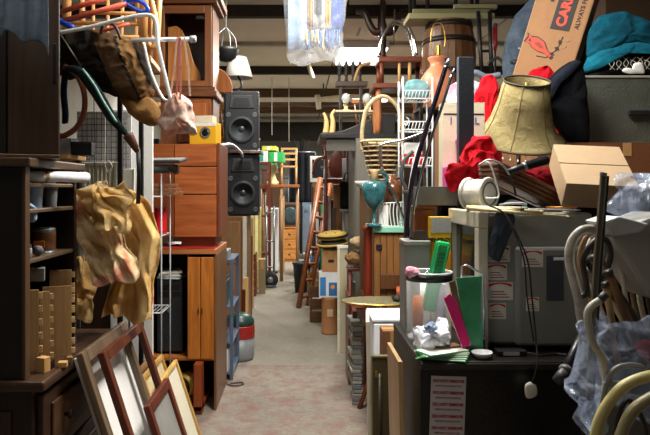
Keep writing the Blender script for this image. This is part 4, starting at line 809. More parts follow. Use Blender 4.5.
# plastic bags and papers on the desk edge
o = MB().puff(PP([(414, 344), (416, 332), (424, 326), (436, 326), (442, 320), (448, 324), (449, 334), (450, 344), (440, 350), (424, 350)], 432, 350, 2.42), .11, .024, 28, 4, 56).build('plastic_bag', film('e9eef8', .12, .2), None, W(432, 350, 2.42), smooth=True, sub=1); tag(o, 'white crumpled plastic bag with blue marks in front of the clear canister', 'plastic bag')
rag('blue_tissue', 'small blue and white tissue lying on the white plastic bag', [(424, 326), (432, 322), (438, 327), (434, 332), (427, 332)], 432, 332, 2.36, .04, weave('5a86c8', 'dce6f4', 200), .008, 40)
for k in range(6):
    T = thing('green_folder', ['lowest green folder in the loose pile at the cabinet edge', 'lighter green folder, second from the bottom of the pile', 'dark green folder in the middle of the loose pile', 'bright green folder under the white-green one', 'whitish green folder near the top of the pile', 'green folder topmost of the loose pile'][k], 'folder', (X(440 + 2 * k, 2.32), 2.31, DZ + .001 + k * .005), -14 + 8 * k, group='green folders at the black cabinet edge')
    bx(T, 'cover', pm(['1f8a4a', '2aa05a', '187a40', '36a868', 'd8e4da', '1f8a4a'][k], .5), -.09, .09, 0, .1, 0, .0015, 0); bx(T, 'sheet', PAPER, -.085, .087, .003, .096, .0018, .0038, 0)
T = thing('open_wallet', 'brown leather wallet open on the green folders', 'wallet', (X(450, 2.36), 2.37, DZ + .033), 15); lw = pm('6a4428', .5)
bx(T, 'flap', lw, -.05, -.002, 0, .05, 0, .006, .002); bx(T, 'flap', lw, .002, .05, 0, .05, 0, .006, .002); bx(T, 'card', pm('d8c8a8', .5), -.04, -.01, .008, .04, .006, .008, 0)
def upright_sheet(name, label, pts, d, t, mat, lines, lm, cat):
    cx = sum(p[0] for p in pts)/len(pts); cy = max(p[1] for p in pts); T = thing(name, label, cat, (X(cx, d), d, DZ + .03 if name == 'pink_folder' else DZ), 0, 0); MB().prism(PP(pts, cx, cy, d), 0, t).build('cover', mat, T, bevel=.001)
    q = PP(pts, cx, cy, d); MB().prism([(x * .97, z * .985) for x, z in q], t, t + .008).build('pages', PAPER, T)
    x0 = min(p[0] for p in q); x1 = max(p[0] for p in q); zt_ = max(p[1] for p in q)
    return T
T = upright_sheet('pink_folder', 'hot pink folder standing beside the clear canister', [(444, 296), (450, 291), (457, 300), (471, 342), (463, 346)], 2.37, .004, pm('e0207a', .4, var=.08), 3, None, 'folder')
T = upright_sheet('green_book', 'tall green book standing against the monitor', [(456, 270), (482, 268), (481, 300), (484, 346), (470, 346), (464, 318)], 2.408, .004, pm('1f8a50', .35, var=.15, h2='58b088'), 0, None, 'book')
T = upright_sheet('brown_folder', 'narrow brown folder between pink folder and green book', [(449, 272), (455, 270), (466, 318), (469, 345), (464, 345), (455, 300)], 2.39, .004, pm('6e5a44', .6), 0, None, 'folder')
T = thing('wire_file_holder', 'clear and chrome file holder standing behind the green book', 'file holder', (X(472, 2.43), 2.427, DZ)); c = (472, 346, 2.43)
tb(T, 'wire_frame', chrome('dfe6ee', .2), P3([(461, 330), (461, 260), (466, 258), (483, 268), (484, 330)], *c), .0045, 8); bx(T, 'clear_plate', film('c9d6e0', .6, .1), L(-10, 2.45), L(11, 2.45), .004, .007, .06, L(76, 2.45), 0); bx(T, 'base', BLACK, L(-12, 2.45), L(13, 2.45), -.0, .02, 0, .05, .002)
T = thing('white_bowl', 'small white dish on the black cabinet beside the green book', 'dish', (X(482, 2.35), 2.35, DZ)); MB().shell([(.012, 0), (.02, .003), (.034, .016), (.038, .024)], 22).build('bowl', pm('e6e8ea', .25), T, smooth=True, solid=.003); MB().lathe([(.014, 0), (.012, .003)], 18).build('foot', pm('c9cccf', .3), T)
T = thing('power_adapter', 'flat black power adapter with cable on the black cabinet', 'adapter', (X(515, 2.36), 2.37, DZ)); bx(T, 'case', BLACK, -.06, .05, 0, .05, 0, .022, .004); tb(T, 'wire', BLACK, curve([(.05, .02, .01), (.1, 0, .006), (.16, .02, .006), (.2, -.0, .006)], 6), .004, 6); bx(T, 'label_plate', pm('a9abad', .5), -.04, .02, -.001, 0, .004, .018, 0)
# stack at the back of the desk: pedestal, grey carton, steel box, yellow box
T = thing('steel_box', 'grey steel box standing on the black cabinet behind the clear canister', 'box', (X(416, 2.84), 2.80, DZ)); sb = pm('7d7c78', .5, .3, var=.1)
hb = Z(241, 2.8) - DZ; bx(T, 'body', sb, -.055, .055, 0, .16, 0, hb - .02, .003); bx(T, 'lid', pm('8d8c88', .45, .3), -.058, .058, -.003, .163, hb - .02, hb, .003)
for k in range(5): bx(T, 'embossed_mark', DGREY, .0, .02, -.0015, .0, hb * .5 + k * .016, hb * .5 + .009 + k * .016, 0)
T = thing('wood_pedestal', 'red-brown wooden pedestal standing between grey steel box and yellow box', 'pedestal', (X(424, 2.94), 2.965, DZ - .875)); hp = Z(206, 2.95)
T.location = (X(424, 3.0), 3.0, 0)
bx(T, 'column', wood('5e2a10', '8a4a20'), -.045, .048, 0, .09, .02, hp - .015, .003); bx(T, 'cap', wood('4a200c', '6e3818', 0), -.055, .058, -.01, .1, hp - .015, hp, .004); bx(T, 'foot', wood('4a200c', '6e3818', 0), -.06, .06, -.01, .1, 0, .02, .004)
T = carton('grey_carton', 'dark grey flat carton lying across the red-brown pedestal', .19, .09, .13, (X(438, 2.97), 2.985, hp + .001), -3, mat=pm('5a5a55', .7), tape=False)
o = MB().lathe([(.052, 0), (.054, .005), (.034, .009), (.032, .034), (.022, .042), (.0, .044)], 24, 1, .8).build('felt_hat', weave('1d1712', '33291f', 300), None, (X(420, 2.9), 2.88, hb + DZ + .001), smooth=True); tag(o, 'dark brown felt hat on the grey steel box', 'hat')
T = carton('yellow_carton', 'yellow and white carton printed ENERGY behind the green brush', .092, Z(217, 2.9) - DZ, .07, (X(440.5, 2.9), 2.89, DZ), 0, mat=pm('e2b414', .45, var=.06), tape=False)
hh = Z(217, 2.9) - DZ; bx(T, 'white_band', pm('a9aaa6', .6), -.046, .046, -.002, .001, hh - .072, hh, 0); bx(T, 'orange_panel', pm('d88a10', .45), -.02, .047, -.003, .001, hh - .30, hh - .165, .004)
lettering(T, 'ENERGY', pm('15140f', .5, bump=0), .0235, (-.0, -.0035, hh - .105), (90, 0, 0), bold=.0012)
T = thing('black_plank', 'tall black speckled plank standing behind the monitor', 'plank', (X(465, 3.06), 3.03, 0), 3); zb = Z(58, 3.06)
bx(T, 'board', pm('20252c', .45, var=.5, scale=90), -.037, .037, 0, .03, .0, zb, .003); bx(T, 'edge_strip', pm('3a4250', .4), -.039, -.035, -.002, .032, 0, zb, .001)
# curved skis and chrome strip
c = (408, 238, 2.87)
for k, (pts, r_, mt, lb) in enumerate((([(446, 66), (438, 92), (426, 130), (414, 172), (408, 212), (407, 238)], .011, pm('1c1626', .25), 'black and violet curved rail leaning on the grey steel box'), ([(452, 74), (444, 100), (432, 136), (420, 180), (413, 214), (411, 238)], .007, chrome('aab4c4', .2), 'thin chrome rail leaning beside the violet rail'), ([(424, 138), (418, 150), (412, 176), (409, 205), (408, 228)], .010, pm('e6e8ea', .3), 'white curved rail leaning below the violet rail'))):
    T = thing('curved_rail', lb, 'rail', W(408, 238, 2.87 + .025 * k)); tb(T, 'rail', mt, curve(P3(pts, *c), 6), r_, 10); tb(T, 'tip', pm('7a8494', .3, .5), P3([pts[0], (pts[0][0] + 3, pts[0][1] - 7)], *c), [r_, r_ * .5], 8)

# ---------------------------------------------------------------- bookcase behind the desk
BZ = 1.5; BX0, BX1, BY0, BY1 = .68, 2.3, 3.13, 4.14
T = thing('bookcase', 'low dark bookcase behind the monitor, carrying lamp and cartons', 'bookcase', ((BX0 + BX1)/2, BY0, 0)); a = (BX1 - BX0)/2
bx(T, 'side_panel', WALNUT, -a, -a + .025, 0, BY1 - BY0, 0, BZ - .025); bx(T, 'side_panel', WALNUT, a - .025, a, 0, BY1 - BY0, 0, BZ - .025); bx(T, 'back_panel', WALNUT, -a, a, BY1 - BY0 - .012, BY1 - BY0, 0, BZ - .025); bx(T, 'top_board', WALNUTH, -a - .01, a + .01, -.01, BY1 - BY0, BZ - .025, BZ, .004)
for z in (.4, .8, 1.15): bx(T, 'shelf_board', WALNUTH, -a + .025, a - .025, .01, BY1 - BY0 - .012, z - .02, z)
# text carton, pink boxes
T = carton('cream_box', 'cream carton with faint blue capitals behind the black plank', .22, Z(104, 3.3) - BZ, .08, (X(463, 3.27), 3.255, BZ + .001), 2, mat=pm('cfc7ae', .6, var=.06), tape=False); hh = Z(104, 3.3) - BZ
bx(T, 'black_line', BLACK, -.105, .105, -.002, 0, hh - .062, hh - .056, 0)
lettering(T, 'I', pm('5a6c9a', .6, bump=0), .05, (-.066, -.002, hh - .095), (90, 0, 0), bold=.001); lettering(T, 'IL', pm('5a6c9a', .6, bump=0), .05, (.062, -.002, hh - .095), (90, 0, 0), bold=.001)
T = carton('pink_box', 'shiny pink box tilted on the smaller pink box', .11, .12, .1, (X(469, 3.16), 3.14, BZ + .14), -12, 0, -8, mat=pm('e0508e', .35, var=.1), tape=False); bx(T, 'picture_label', pm('9ab4d8', .4), -.01, .045, -.002, 0, .02, .09, 0)
T = carton('pink_box', 'small magenta box under the shiny pink box', .10, .115, .1, (X(458, 3.16), 3.15, BZ + .001), 6, mat=pm('c84a9a', .4, var=.1), tape=False)
red = weave('a80a18', 'dc1c2c', 280)
rag('red_plush', 'crumpled red plush fabric in front of the pink boxes', [(444, 176), (450, 166), (460, 168), (466, 152), (472, 140), (482, 136), (494, 148), (500, 166), (496, 182), (480, 186), (466, 190), (452, 190)], 474, 190, 2.98, .13, red, .03, 18, 6, 'fabric', n=60)
rag('red_plush', 'round red plush bundle below the lamp shade', [(466, 158), (476, 150), (490, 152), (496, 164), (488, 174), (474, 172)], 480, 190, 2.92, .10, red, .022, 20, 9, 'fabric', n=44)
rag('red_bow', 'bright red cloth peak behind the lamp shade', [(522, 92), (530, 72), (544, 64), (556, 76), (556, 100), (556, 150), (530, 150)], 540, 118, 3.74, .05, red, .02, 16, 12, 'fabric', n=44)
rag('red_cloth', 'red cloth draped between the black plank and lamp shade', [(474, 118), (478, 84), (486, 74), (496, 80), (500, 110), (502, 186), (478, 186)], 486, 189, 3.74, .08, red, .02, 16, 15, 'fabric', n=44)
rag('red_skirt', 'red cloth heap under the fringed lamp shade', [(494, 190), (492, 176), (504, 168), (530, 166), (556, 168), (566, 180), (562, 190)], 530, 190, 3.24, .12, weave('5e0810', '9a1420', 280), .02, 14, 18, 'fabric', n=48)
# fringed lamp
T = thing('fringed_lamp', 'table lamp with a tan bell shade and bead fringe, tilted on the bookcase', 'lamp', (X(519, 3.42), 3.43, BZ + .002))
MB().lathe([(.07, 0), (.075, .01), (.05, .03), (.06, .07), (.03, .1), (.012, .12), (.012, .34)], 20).build('base', pm('3a2a1c', .4), T, smooth=True)
S = MB().at((.0, -.0, .275), (24, 0, 0)).shell([(.24, .0), (.23, .01), (.192, .045), (.16, .11), (.135, .2), (.116, .32)], 40).build('shade', weave('867850', 'ac9f72', 420, None), T, smooth=True, solid=.003)
def ring(r, z, n=40): return [Matrix.Rotation(R(24), 4, 'X') @ Vector((r * math.cos(2 * math.pi * k / n), r * math.sin(2 * math.pi * k / n), z)) + Vector((0, 0, .275)) for k in range(n)]
tb(S, 'top_trim', pm('2a2418', .6), ring(.117, .32), .005, 6, True); tb(S, 'bottom_trim', pm('4a3e22', .7), ring(.241, .0), .006, 6, True)
for k in range(6): tb(S, 'seam', pm('6e6238', .8), [ring(r, z)[k * 6 + 3] for r, z in ((.2415, 0), (.194, .045), (.162, .11), (.137, .2), (.118, .32))], .003, 5)
for k in range(40):
    p = ring(.238, -.004)[k]; m_ = MB(); m_.at(p); m_.tube(ln((0, 0, 0), (0, 0, -.028)), .0015, 4); m_.at(p + Vector((0, 0, -.034))); m_.blob(.0055, .0055, .008, 0, nu=6, nv=4); m_.build('bead', pm('e2ded2', .25), S, smooth=True)
tb(T, 'harp', BRASS, [(0, 0, .33), (0, -.05, .42), (0, -.12, .56)], .004, 6)
# cartons above the bookcase
T = carton('brown_carton', 'reddish brown carton on the bookcase, under the grey suitcase', .62, .254, .40, (1.765, 3.41, BZ + .001), 2, mat=pm('6e4020', .75, var=.12), tape=True)
T = thing('grey_suitcase', 'charcoal hard suitcase with a pale edge on the reddish brown carton', 'suitcase', (1.83, 3.64, BZ + .257))
bx(T, 'shell', pm('45473f', .6, var=.25, bump=.4, bscale=90), -.225, .4, 0, .16, 0, .395, .012); bx(T, 'edge_trim', pm('b9b6a6', .5), -.23, -.216, -.006, .02, .0, .398, .003); bx(T, 'edge_trim', pm('8a887c', .5), -.225, .4, -.006, .02, .388, .402, .003); bx(T, 'handle', BLACK, .05, .2, -.03, -.006, .17, .2, .006)
ZS2 = BZ + .257 + .404
# blue hat/towel
T = thing('blue_towel', 'teal blue towel folded over a dark crocheted bag on the suitcase', 'towel', W(620, 78, 3.74)); T.location.z = ZS2 + .005; c = (620, 80, 3.70)
MB().puff(PP([(586, 46), (592, 26), (606, 16), (626, 15), (648, 24), (672, 40), (668, 56), (640, 50), (616, 54), (594, 66), (586, 60)], *c), .17, .016, 10, 3, 60).build('fold', weave('063546', '0e6078', 300), T, smooth=True, sub=1)
MB().puff(PP([(584, 70), (590, 56), (612, 46), (640, 44), (668, 52), (668, 62), (640, 54), (614, 58), (596, 68), (588, 76)], *c), .2, .008, 14, 5, 60).build('fold', weave('0a4a60', '16809a', 300), T, smooth=True, sub=1)
MB().puff(PP([(590, 74), (602, 60), (640, 54), (672, 60), (672, 80), (620, 80), (592, 80)], *c), .15, .008, 14, 6, 40).build('dark_bag', weave('0c0d10', '1c1e22', 300), T, smooth=True, sub=1)
for k in range(7):
    tb(T, 'crochet_thread', pm('b9b6aa', .7), curve(P3([(602 + k * 7, 62 + (k % 2) * 3, -.078), (607 + k * 7, 68, -.086), (603 + k * 7, 75, -.08)], *c), 4), .0015, 5); tb(T, 'crochet_thread', pm('b9b6aa', .7), curve(P3([(608 + k * 7, 62, -.078), (602 + k * 7, 69, -.086), (608 + k * 7, 75, -.08)], *c), 4), .0015, 5)
MB().puff(PP([(614, 76), (618, 73), (624, 75), (626, 69), (634, 68), (637, 78), (630, 79), (620, 79)], 620, 80, 3.6), .02).build('white_tag', pm('e6e6e2', .6), T, loc=(0, -.09, .0), smooth=True)
# navy cap
T = thing('navy_cap', 'dark navy cap slumped on the reddish brown carton beside the suitcase', 'cap', W(562, 128, 3.50)); T.location.z = BZ + .257; c = (562, 143, 3.50)
MB().puff(PP([(538, 104), (544, 84), (560, 68), (572, 61), (582, 66), (586, 86), (588, 110), (588, 142), (568, 142), (550, 118)], *c), .13, .012, 10, 4, 44).build('crown', weave('06070b', '0d1018', 300), T, smooth=True, sub=1)
MB().puff(PP([(537, 106), (546, 82), (572, 60), (580, 64), (562, 76), (548, 92), (540, 112)], *c), .15, .006, 10, 5, 44).build('brim', weave('0b0e16', '181e2c', 300), T, smooth=True, sub=1)
# carton with red bird
T = thing('bird_carton', 'long tan carton with a red bird and red block capitals, leaning behind the cap', 'box', (X(508, 4.02), 4.03, BZ + .052), -33, 0, 17)
cw, ch = .33, 1.38; kb = pm('8a6442', .8, var=.08, scale=12)
bx(T, 'body', kb, -cw/2, cw/2, 0, .14, .0, ch); bx(T, 'side_flap', pm('7c5a38', .8), cw/2, cw/2 + .004, 0, .14, 0, ch, 0); bx(T, 'edge_fold', pm('a07a56', .8), -cw/2 - .002, -cw/2 + .004, -.002, .142, 0, ch, 0)
blk = pm('120c0a', .7, bump=0); br_ = pm('b03a24', .7, var=.08, bump=0)
z0b = .975; bx(T, 'black_plate', blk, -.03, .085, -.002, 0, z0b, ch - .03, .012)
lettering(T, 'CARDINAL', br_, .078, (.028, -.003, z0b + .022), (90, -90, 0), align='LEFT', bold=.004)
lettering(T, 'MADE RIGHT', blk, .034, (-.062, -.002, z0b + .16), (90, -90, 0), align='LEFT', bold=.0008); lettering(T, 'ALWAYS FOR', blk, .036, (.122, -.002, z0b + .02), (90, -90, 0), align='LEFT', bold=.0008)
bird = [(-.085, .53), (-.06, .545), (-.055, .562), (-.045, .54), (-.02, .525), (0, .49), (.0, .45), (.012, .41), (-.002, .405), (-.018, .44), (-.04, .46), (-.06, .49), (-.066, .518)]
ct, st_ = math.cos(R(34)), math.sin(R(34)); bq = lambda x, z: (1.3 * ((x + .035) * ct - (z - .49) * st_) - .075, 1.3 * ((x + .035) * st_ + (z - .49) * ct) + .865)
MB().prism([bq((x + .035) * 1.1 - .035, (z - .49) * 1.08 + .49) for x, z in bird], -.0018, 0).build('bird_outline', blk, T); MB().prism([bq((x + .035) * .95 - .035, (z - .49) * .93 + .49) for x, z in bird], -.0028, -.001).build('bird', br_, T)
MB().prism([bq(*p) for p in ((-.045, .505), (-.02, .5), (-.01, .46), (-.028, .47))], -.0034, -.002).build('wing', pm('7a2416', .7, bump=0), T); MB().prism([bq(*p) for p in ((-.066, .53), (-.052, .535), (-.056, .515))], -.0034, -.002).build('face_mask', blk, T)
tb(T, 'branch', blk, [(-.06, -.001, .80), (.0, -.001, .80), (.05, -.001, .86), (.06, -.001, .94)], .003, 5)
for x, z, a_ in ((.03, .87, 20), (.07, .87, -40), (.045, .92, 60), (.075, .925, 0), (.01, .83, 10)): MB().at((x, -.0015, z), (0, a_, 0)).prism([(0, 0), (.016, .013), (.036, 0), (.016, -.013)], -.001, .001).build('leaf', pm('8a6a44', .8) if x > .05 else blk, T)
# grey duffel
T = thing('duffel_bag', 'blue-grey duffel bag with drawstring, behind the bird carton', 'bag', (X(524, 3.75), 4.3, BZ + .0)); T.location = (X(524, 4.3), 4.29, 0.0); c = (524, Z(0, 1) and 190 + 1.5 * F / 4.3, 4.3)
MB().puff(PP([(503, 64), (505, 40), (516, 16), (534, -4), (560, -14), (576, 10), (574, 60), (570, 140), (560, 300), (558, 430), (508, 430), (506, 300), (503, 140)], *c), .22, .02, 8, 2, 72).build('bag_body', weave('2f3a46', '566476', 280), T, smooth=True, sub=1)
tb(T, 'drawstring', pm('8a929c', .6), curve(P3([(512, 52, -.11), (520, 56, -.12), (516, 62, -.12), (522, 66, -.12)], *c), 5), .005, 6); tb(T, 'seam', pm('1f2833', .7), curve(P3([(505, 64, -.08), (520, 62, -.11), (545, 66, -.11)], *c), 5), .006, 6)
# ---------------------------------------------------------------- pile on the monitor
MZ = DZ + H_ + .006
T = thing('cable_spool', 'white plastic cable spool lying on its side on the monitor', 'spool', (X(471, 2.62) + .03, 2.62, MZ + .001)); wp2 = pm('d9d8d0', .4, var=.05); SM = MB
ax = (90, 0, 38)
for n_, pr, m2 in (('flange', [(.02, -.052), (.066, -.052), (.068, -.046), (.066, -.04), (.02, -.04)], wp2), ('drum', [(.055, -.04), (.06, .0), (.055, .045)], wp2), ('flange', [(.03, .045), (.066, .045), (.068, .05), (.066, .056), (.052, .056)], wp2), ('inner_ring', [(.05, .05), (.05, .058), (.042, .058), (.042, .03)], pm('6a6c6e', .5)), ('wound_cable', [(.036, .03), (.036, .054), (.02, .054), (.018, .03)], pm('b9bcbc', .5))):
    MB().at((0, 0, .068), ax).lathe(pr, 30).build(n_, m2, T, smooth=False)
for k in range(4):
    lb = ['lowest brown frame in the tilted stack on the monitor', 'second brown frame in the tilted stack on the monitor', 'third brown frame in the tilted stack on the monitor', 'topmost brown frame in the tilted stack on the monitor'][k]
    T = thing('framed_board', lb, 'framed board', (0, 0, 0), 188, 0, -24); T.location = Vector((X(549, 2.72), 2.62, MZ + .006)) + Euler((0, R(-24), R(188))).to_matrix() @ Vector((.012 * k, .006 * k, .0165 * k)); fm_ = wood('3c2012', '6a3e24', 0)
    for y0, y1 in ((-.17, -.13), (-.02, .02)): bx(T, 'rail', fm_, .0, .30, y0, y1, 0, .015, .002)
    for x0, x1 in ((0, .035), (.265, .30)): bx(T, 'stile', fm_, x0, x1, -.13, -.02, 0, .015, .002)
    bx(T, 'panel', wood('5a3822', '84583a', 0), .035, .265, -.13, -.02, .004, .010, 0)
T = thing('black_umbrella', 'black umbrella with a ribbed grip lying on the wood frames', 'umbrella', W(512, 182, 2.47)); c = (512, 186, 2.47)
tb(T, 'grip', pm('17181a', .5), P3([(508, 176, 0), (527, 170, .02)], *c), [.012, .014], 12); tb(T, 'canopy_roll', weave('0e0f12', '22242a', 300), P3([(527, 170, .02), (552, 163, .06)], *c), [.017, .02], 12); tb(T, 'collar', STEEL, P3([(525, 171, .02), (528, 170, .02)], *c), .018, 12); tb(T, 'wire_tie', pm('a9acb0', .4, .6), curve(P3([(478, 170, 0), (488, 164, -.01), (500, 168, -.01), (510, 178, 0)], *c), 5), .004, 6)
tb(T, 'strap', pm('17181a', .6), curve(P3([(508, 178, -.01), (512, 190, -.02), (514, 200, -.02)], *c), 5), .004, 6)
st = [('c9b98a', (470, 204), (566, 226), .007, 'pale bamboo stick lying across the monitor'), ('d8cda4', (478, 200), (540, 214), .009, 'thick cream stick lying across the monitor'), ('b9bdc2', (486, 206), (575, 222), .004, 'thin steel rod lying across the monitor'), ('cfc08e', (468, 208), (520, 210), .011, 'short cream brush lying beside the spool'), ('e2e4e6', (496, 196), (524, 200), .006, 'white plastic pen with a green cap on the monitor'), ('b5762e', (548, 218), (572, 227), .006, 'orange twisted stick on the monitor edge'), ('7d6a48', (490, 212), (556, 219), .006, 'brown garden cane lying on the monitor')]
for k, (hx, a_, b_, r_, lb) in enumerate(st):
    T = thing('stick', lb, 'stick', (X(a_[0], 2.46 + .02 * k), 2.47 + .022 * k, MZ + .012)); e = Vector((X(b_[0], 2.4) - X(a_[0], 2.46), -.07 - .01 * k, L(a_[1] - b_[1], 2.46) * .35 + .008 * (k % 3)))
    tb(T, 'shaft', pm(hx, .5), ln((0, 0, 0), e), [r_, r_ * .8], 8); tb(T, 'tip', pm(['8a7a4a', 'a89468', '6d7074', '3a2a1c', '18a068', 'e0508e', '5a4a30'][k], .5), ln(e, e * 1.06), [r_ * .95, r_ * .5], 8)
o = MB().tube(curve(P3([(486, 200), (494, 200), (499, 196), (491, 168), (486, 164), (480, 166)], 492, 212, 2.5), 5), .0035, 6).build('wire_hanger', WHITEMET, None, W(492, 210, 2.52), smooth=True); tag(o, 'white wire hook standing in the cable spool', 'hook')
o = MB().tube(curve([(0, 0, 0), (.05, .02, .03), (.1, 0, .015), (.08, -.04, .02), (.03, -.03, .02), (.01, .03, .012), (.09, .05, .02)], 6), .006, 6).build('cable_coil', pm('b9bcc0', .5), None, (X(500, 2.56), 2.56, MZ + .01), smooth=True); tag(o, 'grey cable tangled in front of the wood frames', 'cable')
# tilted cardboard box
T = carton('cardboard_box', 'clean tan cardboard box tipped forward on the monitor', .262, .11, .30, (X(600, 2.44), 2.47, MZ + .012), -9, 34, 3, mat=pm('9c8466', .75, var=.05, scale=10), tape=False)
# ---------------------------------------------------------------- foreground right: bin of hoses, hoops, clear bags
T = thing('plastic_bin', 'black plastic bin stuffed with hoses, hoops and clear bags', 'bin', (1.06, 1.86, 0)); MB().shell([(.17, 0), (.2, .5), (.215, .90), (.225, .91), (.225, .94)], 28).build('wall', pm('0f1012', .4), T, smooth=True, solid=.006); MB().lathe([(.165, .003), (.165, .012)], 28).build('bottom', BLACK, T); tb(T, 'rim', BLACK, [(.225 * math.cos(k * .2244), .225 * math.sin(k * .2244), .94) for k in range(28)], .01, 6, True)
def hose(label, pts, d, r_, mat, name='garden_hose', cat='hose', group=None, base=(600, 435)):
    c = (base[0], base[1], d); T = thing(name, label, cat, W(base[0], base[1], d), group=group); tb(T, 'tube', mat, curve(P3(pts, *c), 7), r_, 12); tb(T, 'end_fitting', DGREY, [P3([pts[0]], *c)[0], P3([pts[0]], *c)[0] + (P3([pts[0]], *c)[0] - P3([pts[1]], *c)[0]).normalized() * .02], r_ * 1.08, 12); return T
hc = pm('b9ae72', .4, var=.1); hd = pm('8d8460', .4)
hose('thick cream hose arching at the front of the black bin', [(592, 470), (598, 425), (614, 396), (636, 380), (680, 370)], 1.44, .013, hc)
hose('second cream hose arching low beside the thick cream hose', [(612, 470), (622, 432), (638, 406), (680, 384)], 1.40, .013, hd)
hose('grey thin hose curled over the clear bag', [(604, 470), (600, 420), (612, 372), (640, 366), (640, 380), (604, 384)], 1.48, .006, pm('6d7076', .4))
hose('white ribbed hose bending down beside the clear bag', [(600, 300), (588, 312), (592, 340), (606, 372), (600, 440)], 1.5, .009, pm('b9b5a8', .5))
hose('dark thin hose looped over the cream hoses', [(640, 470), (646, 430), (628, 400), (616, 430), (634, 460)], 1.46, .006, pm('26241f', .5))
T = hose('ribbed white and brown hoop standing in the black bin', [(610, 380, .1), (590, 322, .06), (578, 300, 0), (569, 262, 0), (572, 240, 0), (584, 229, 0), (602, 232, .03), (612, 248, .05), (606, 272, .05), (592, 280, 0), (580, 268, -.03)], 1.75, .011, pm('7a6c5c', .5, h2='d0ccc4', scale=14), 'bent_hoop', 'hoop')
hose('dark bent hoop around the steel rod', [(604, 300, .1), (586, 282, 0), (580, 258, -.02), (590, 240, -.03), (606, 240, 0), (616, 258, .03), (612, 280, .05)], 1.7, .008, pm('2c2620', .5), 'bent_hoop', 'hoop')
for k, (dd, sh_, hx, r_, lb) in enumerate(((1.80, 0, 'cfcac0', .007, 'thin white cane hoop behind the ribbed hoop'), (1.84, 7, '8a6a48', .006, 'thin brown cane hoop behind the white cane hoop'), (1.88, 14, 'b9b0a0', .008, 'grey cane hoop at the back of the hoop tangle'), (1.92, 22, '3a2c20', .007, 'dark cane hoop at the back of the hoop tangle'))):
    hose(lb, [(606 + sh_, 350), (590 + sh_, 318), (578 + sh_, 284), (572 + sh_, 256 + sh_ / 3), (580 + sh_, 236), (598 + sh_, 232), (614 + sh_, 246), (622 + sh_, 274), (628 + sh_, 310), (640 + sh_, 350)], dd, r_, pm(hx, .5), 'bent_hoop', 'hoop')
for k, (a_, b_, hx, r_, lb) in enumerate((((592, 282), (612, 330), 'a8865a', .009, 'light wooden handle in the hoop tangle'), ((600, 272), (640, 330), '6e4e30', .011, 'brown wooden handle in the hoop tangle'), ((584, 262), (636, 300), '26221e', .008, 'black handle in the hoop tangle'), ((608, 290), (650, 345), 'c9b48a', .009, 'cream wooden handle in the hoop tangle'), ((590, 300), (600, 350), 'd4d0c8', .010, 'white tube in the hoop tangle'), ((606, 262), (655, 318), '4a3a2c', .010, 'dark brown handle in the hoop tangle'))):
    c = (620, 350, 1.72); T = thing('tool_handle', lb, 'handle', W(620, 350, 1.72)); tb(T, 'shaft', wood(hx, hx) if k != 4 else pm(hx, .5), P3([(a_[0], a_[1], .03 * k - .08), (b_[0] + 14, b_[1] + 40, .04)], *c), r_, 10); tb(T, 'ferrule', pm('4a4844', .4, .5), P3([(a_[0], a_[1], .03 * k - .08), (a_[0] - 2, a_[1] - 4, .03 * k - .08)], *c), r_ * 1.2, 10)
T = thing('steel_rod', 'tall square steel rod standing up out of the bin', 'rod', W(590, 350, 1.6)); c = (590, 350, 1.6)
q = P3([(603, 176, 0), (596, 262, 0), (588, 400, 0)], *c); MB().tube(q, .0075, 4).build('rod', pm('6d6a5e', .35, .7), T); MB().tube([q[0] + Vector((.012, 0, .0)), q[1] + Vector((.012, 0, 0)), q[2] + Vector((.012, 0, 0))], .004, 4).build('groove_strip', pm('1c1b19', .5), T)
MB().tube(ln(q[0], q[0] + Vector((.002, 0, .008))), .009, 8).build('cap', STEEL, T)
T = thing('plastic_cover', 'pale grey plastic cover lying on top of the bin', 'cover', W(640, 292, 1.72)); c = (640, 292, 1.72); wm = pm('a9a9a4', .5, var=.05)
MB().prism(PP([(612, 238), (622, 228), (664, 212), (690, 220), (690, 300), (652, 300), (636, 274)], *c), 0, .16).build('cover', wm, T, bevel=.012); MB().prism(PP([(600, 222), (618, 216), (648, 224), (640, 232), (614, 236)], *c), -.01, .1).build('flap', pm('c2c4c6', .5), T, bevel=.006)
def clearbag(label, pts, cx, cy, d, dep, amp, seed, mat=None):
    o = MB().puff(PP(pts, cx, cy, d), dep, amp, 9, seed, 90, 14).build('clear_bag', mat or film('b8c8e4', .68, .04, 1.0), None, W(cx, cy, d), smooth=True); return tag(o, label, 'plastic bag')
clearbag('crumpled clear plastic bag above the pale grey cover', [(612, 200), (620, 186), (636, 178), (660, 176), (690, 190), (690, 216), (650, 218), (624, 214)], 645, 218, 1.82, .14, .045, 3)
clearbag('big crumpled clear plastic bag hanging over the bin rim', [(580, 330), (596, 318), (620, 326), (640, 322), (672, 330), (676, 400), (640, 420), (612, 400), (596, 420), (586, 445), (577, 430), (576, 400), (586, 370)], 620, 440, 1.60, .12, .06, 7)
T = thing('red_valve', 'red valve handle at the bin rim beside the clear bag', 'valve', W(644, 358, 1.62)); MB().puff(PP([(634, 348), (644, 340), (660, 346), (660, 362), (646, 360)], 644, 358, 1.62), .03).build('handle', pm('a02428', .4), T, smooth=True); tb(T, 'stem', BLACK, ln((-.02, .01, .0), (-.05, .02, .05), (-.04, .03, .08)), .012, 8)
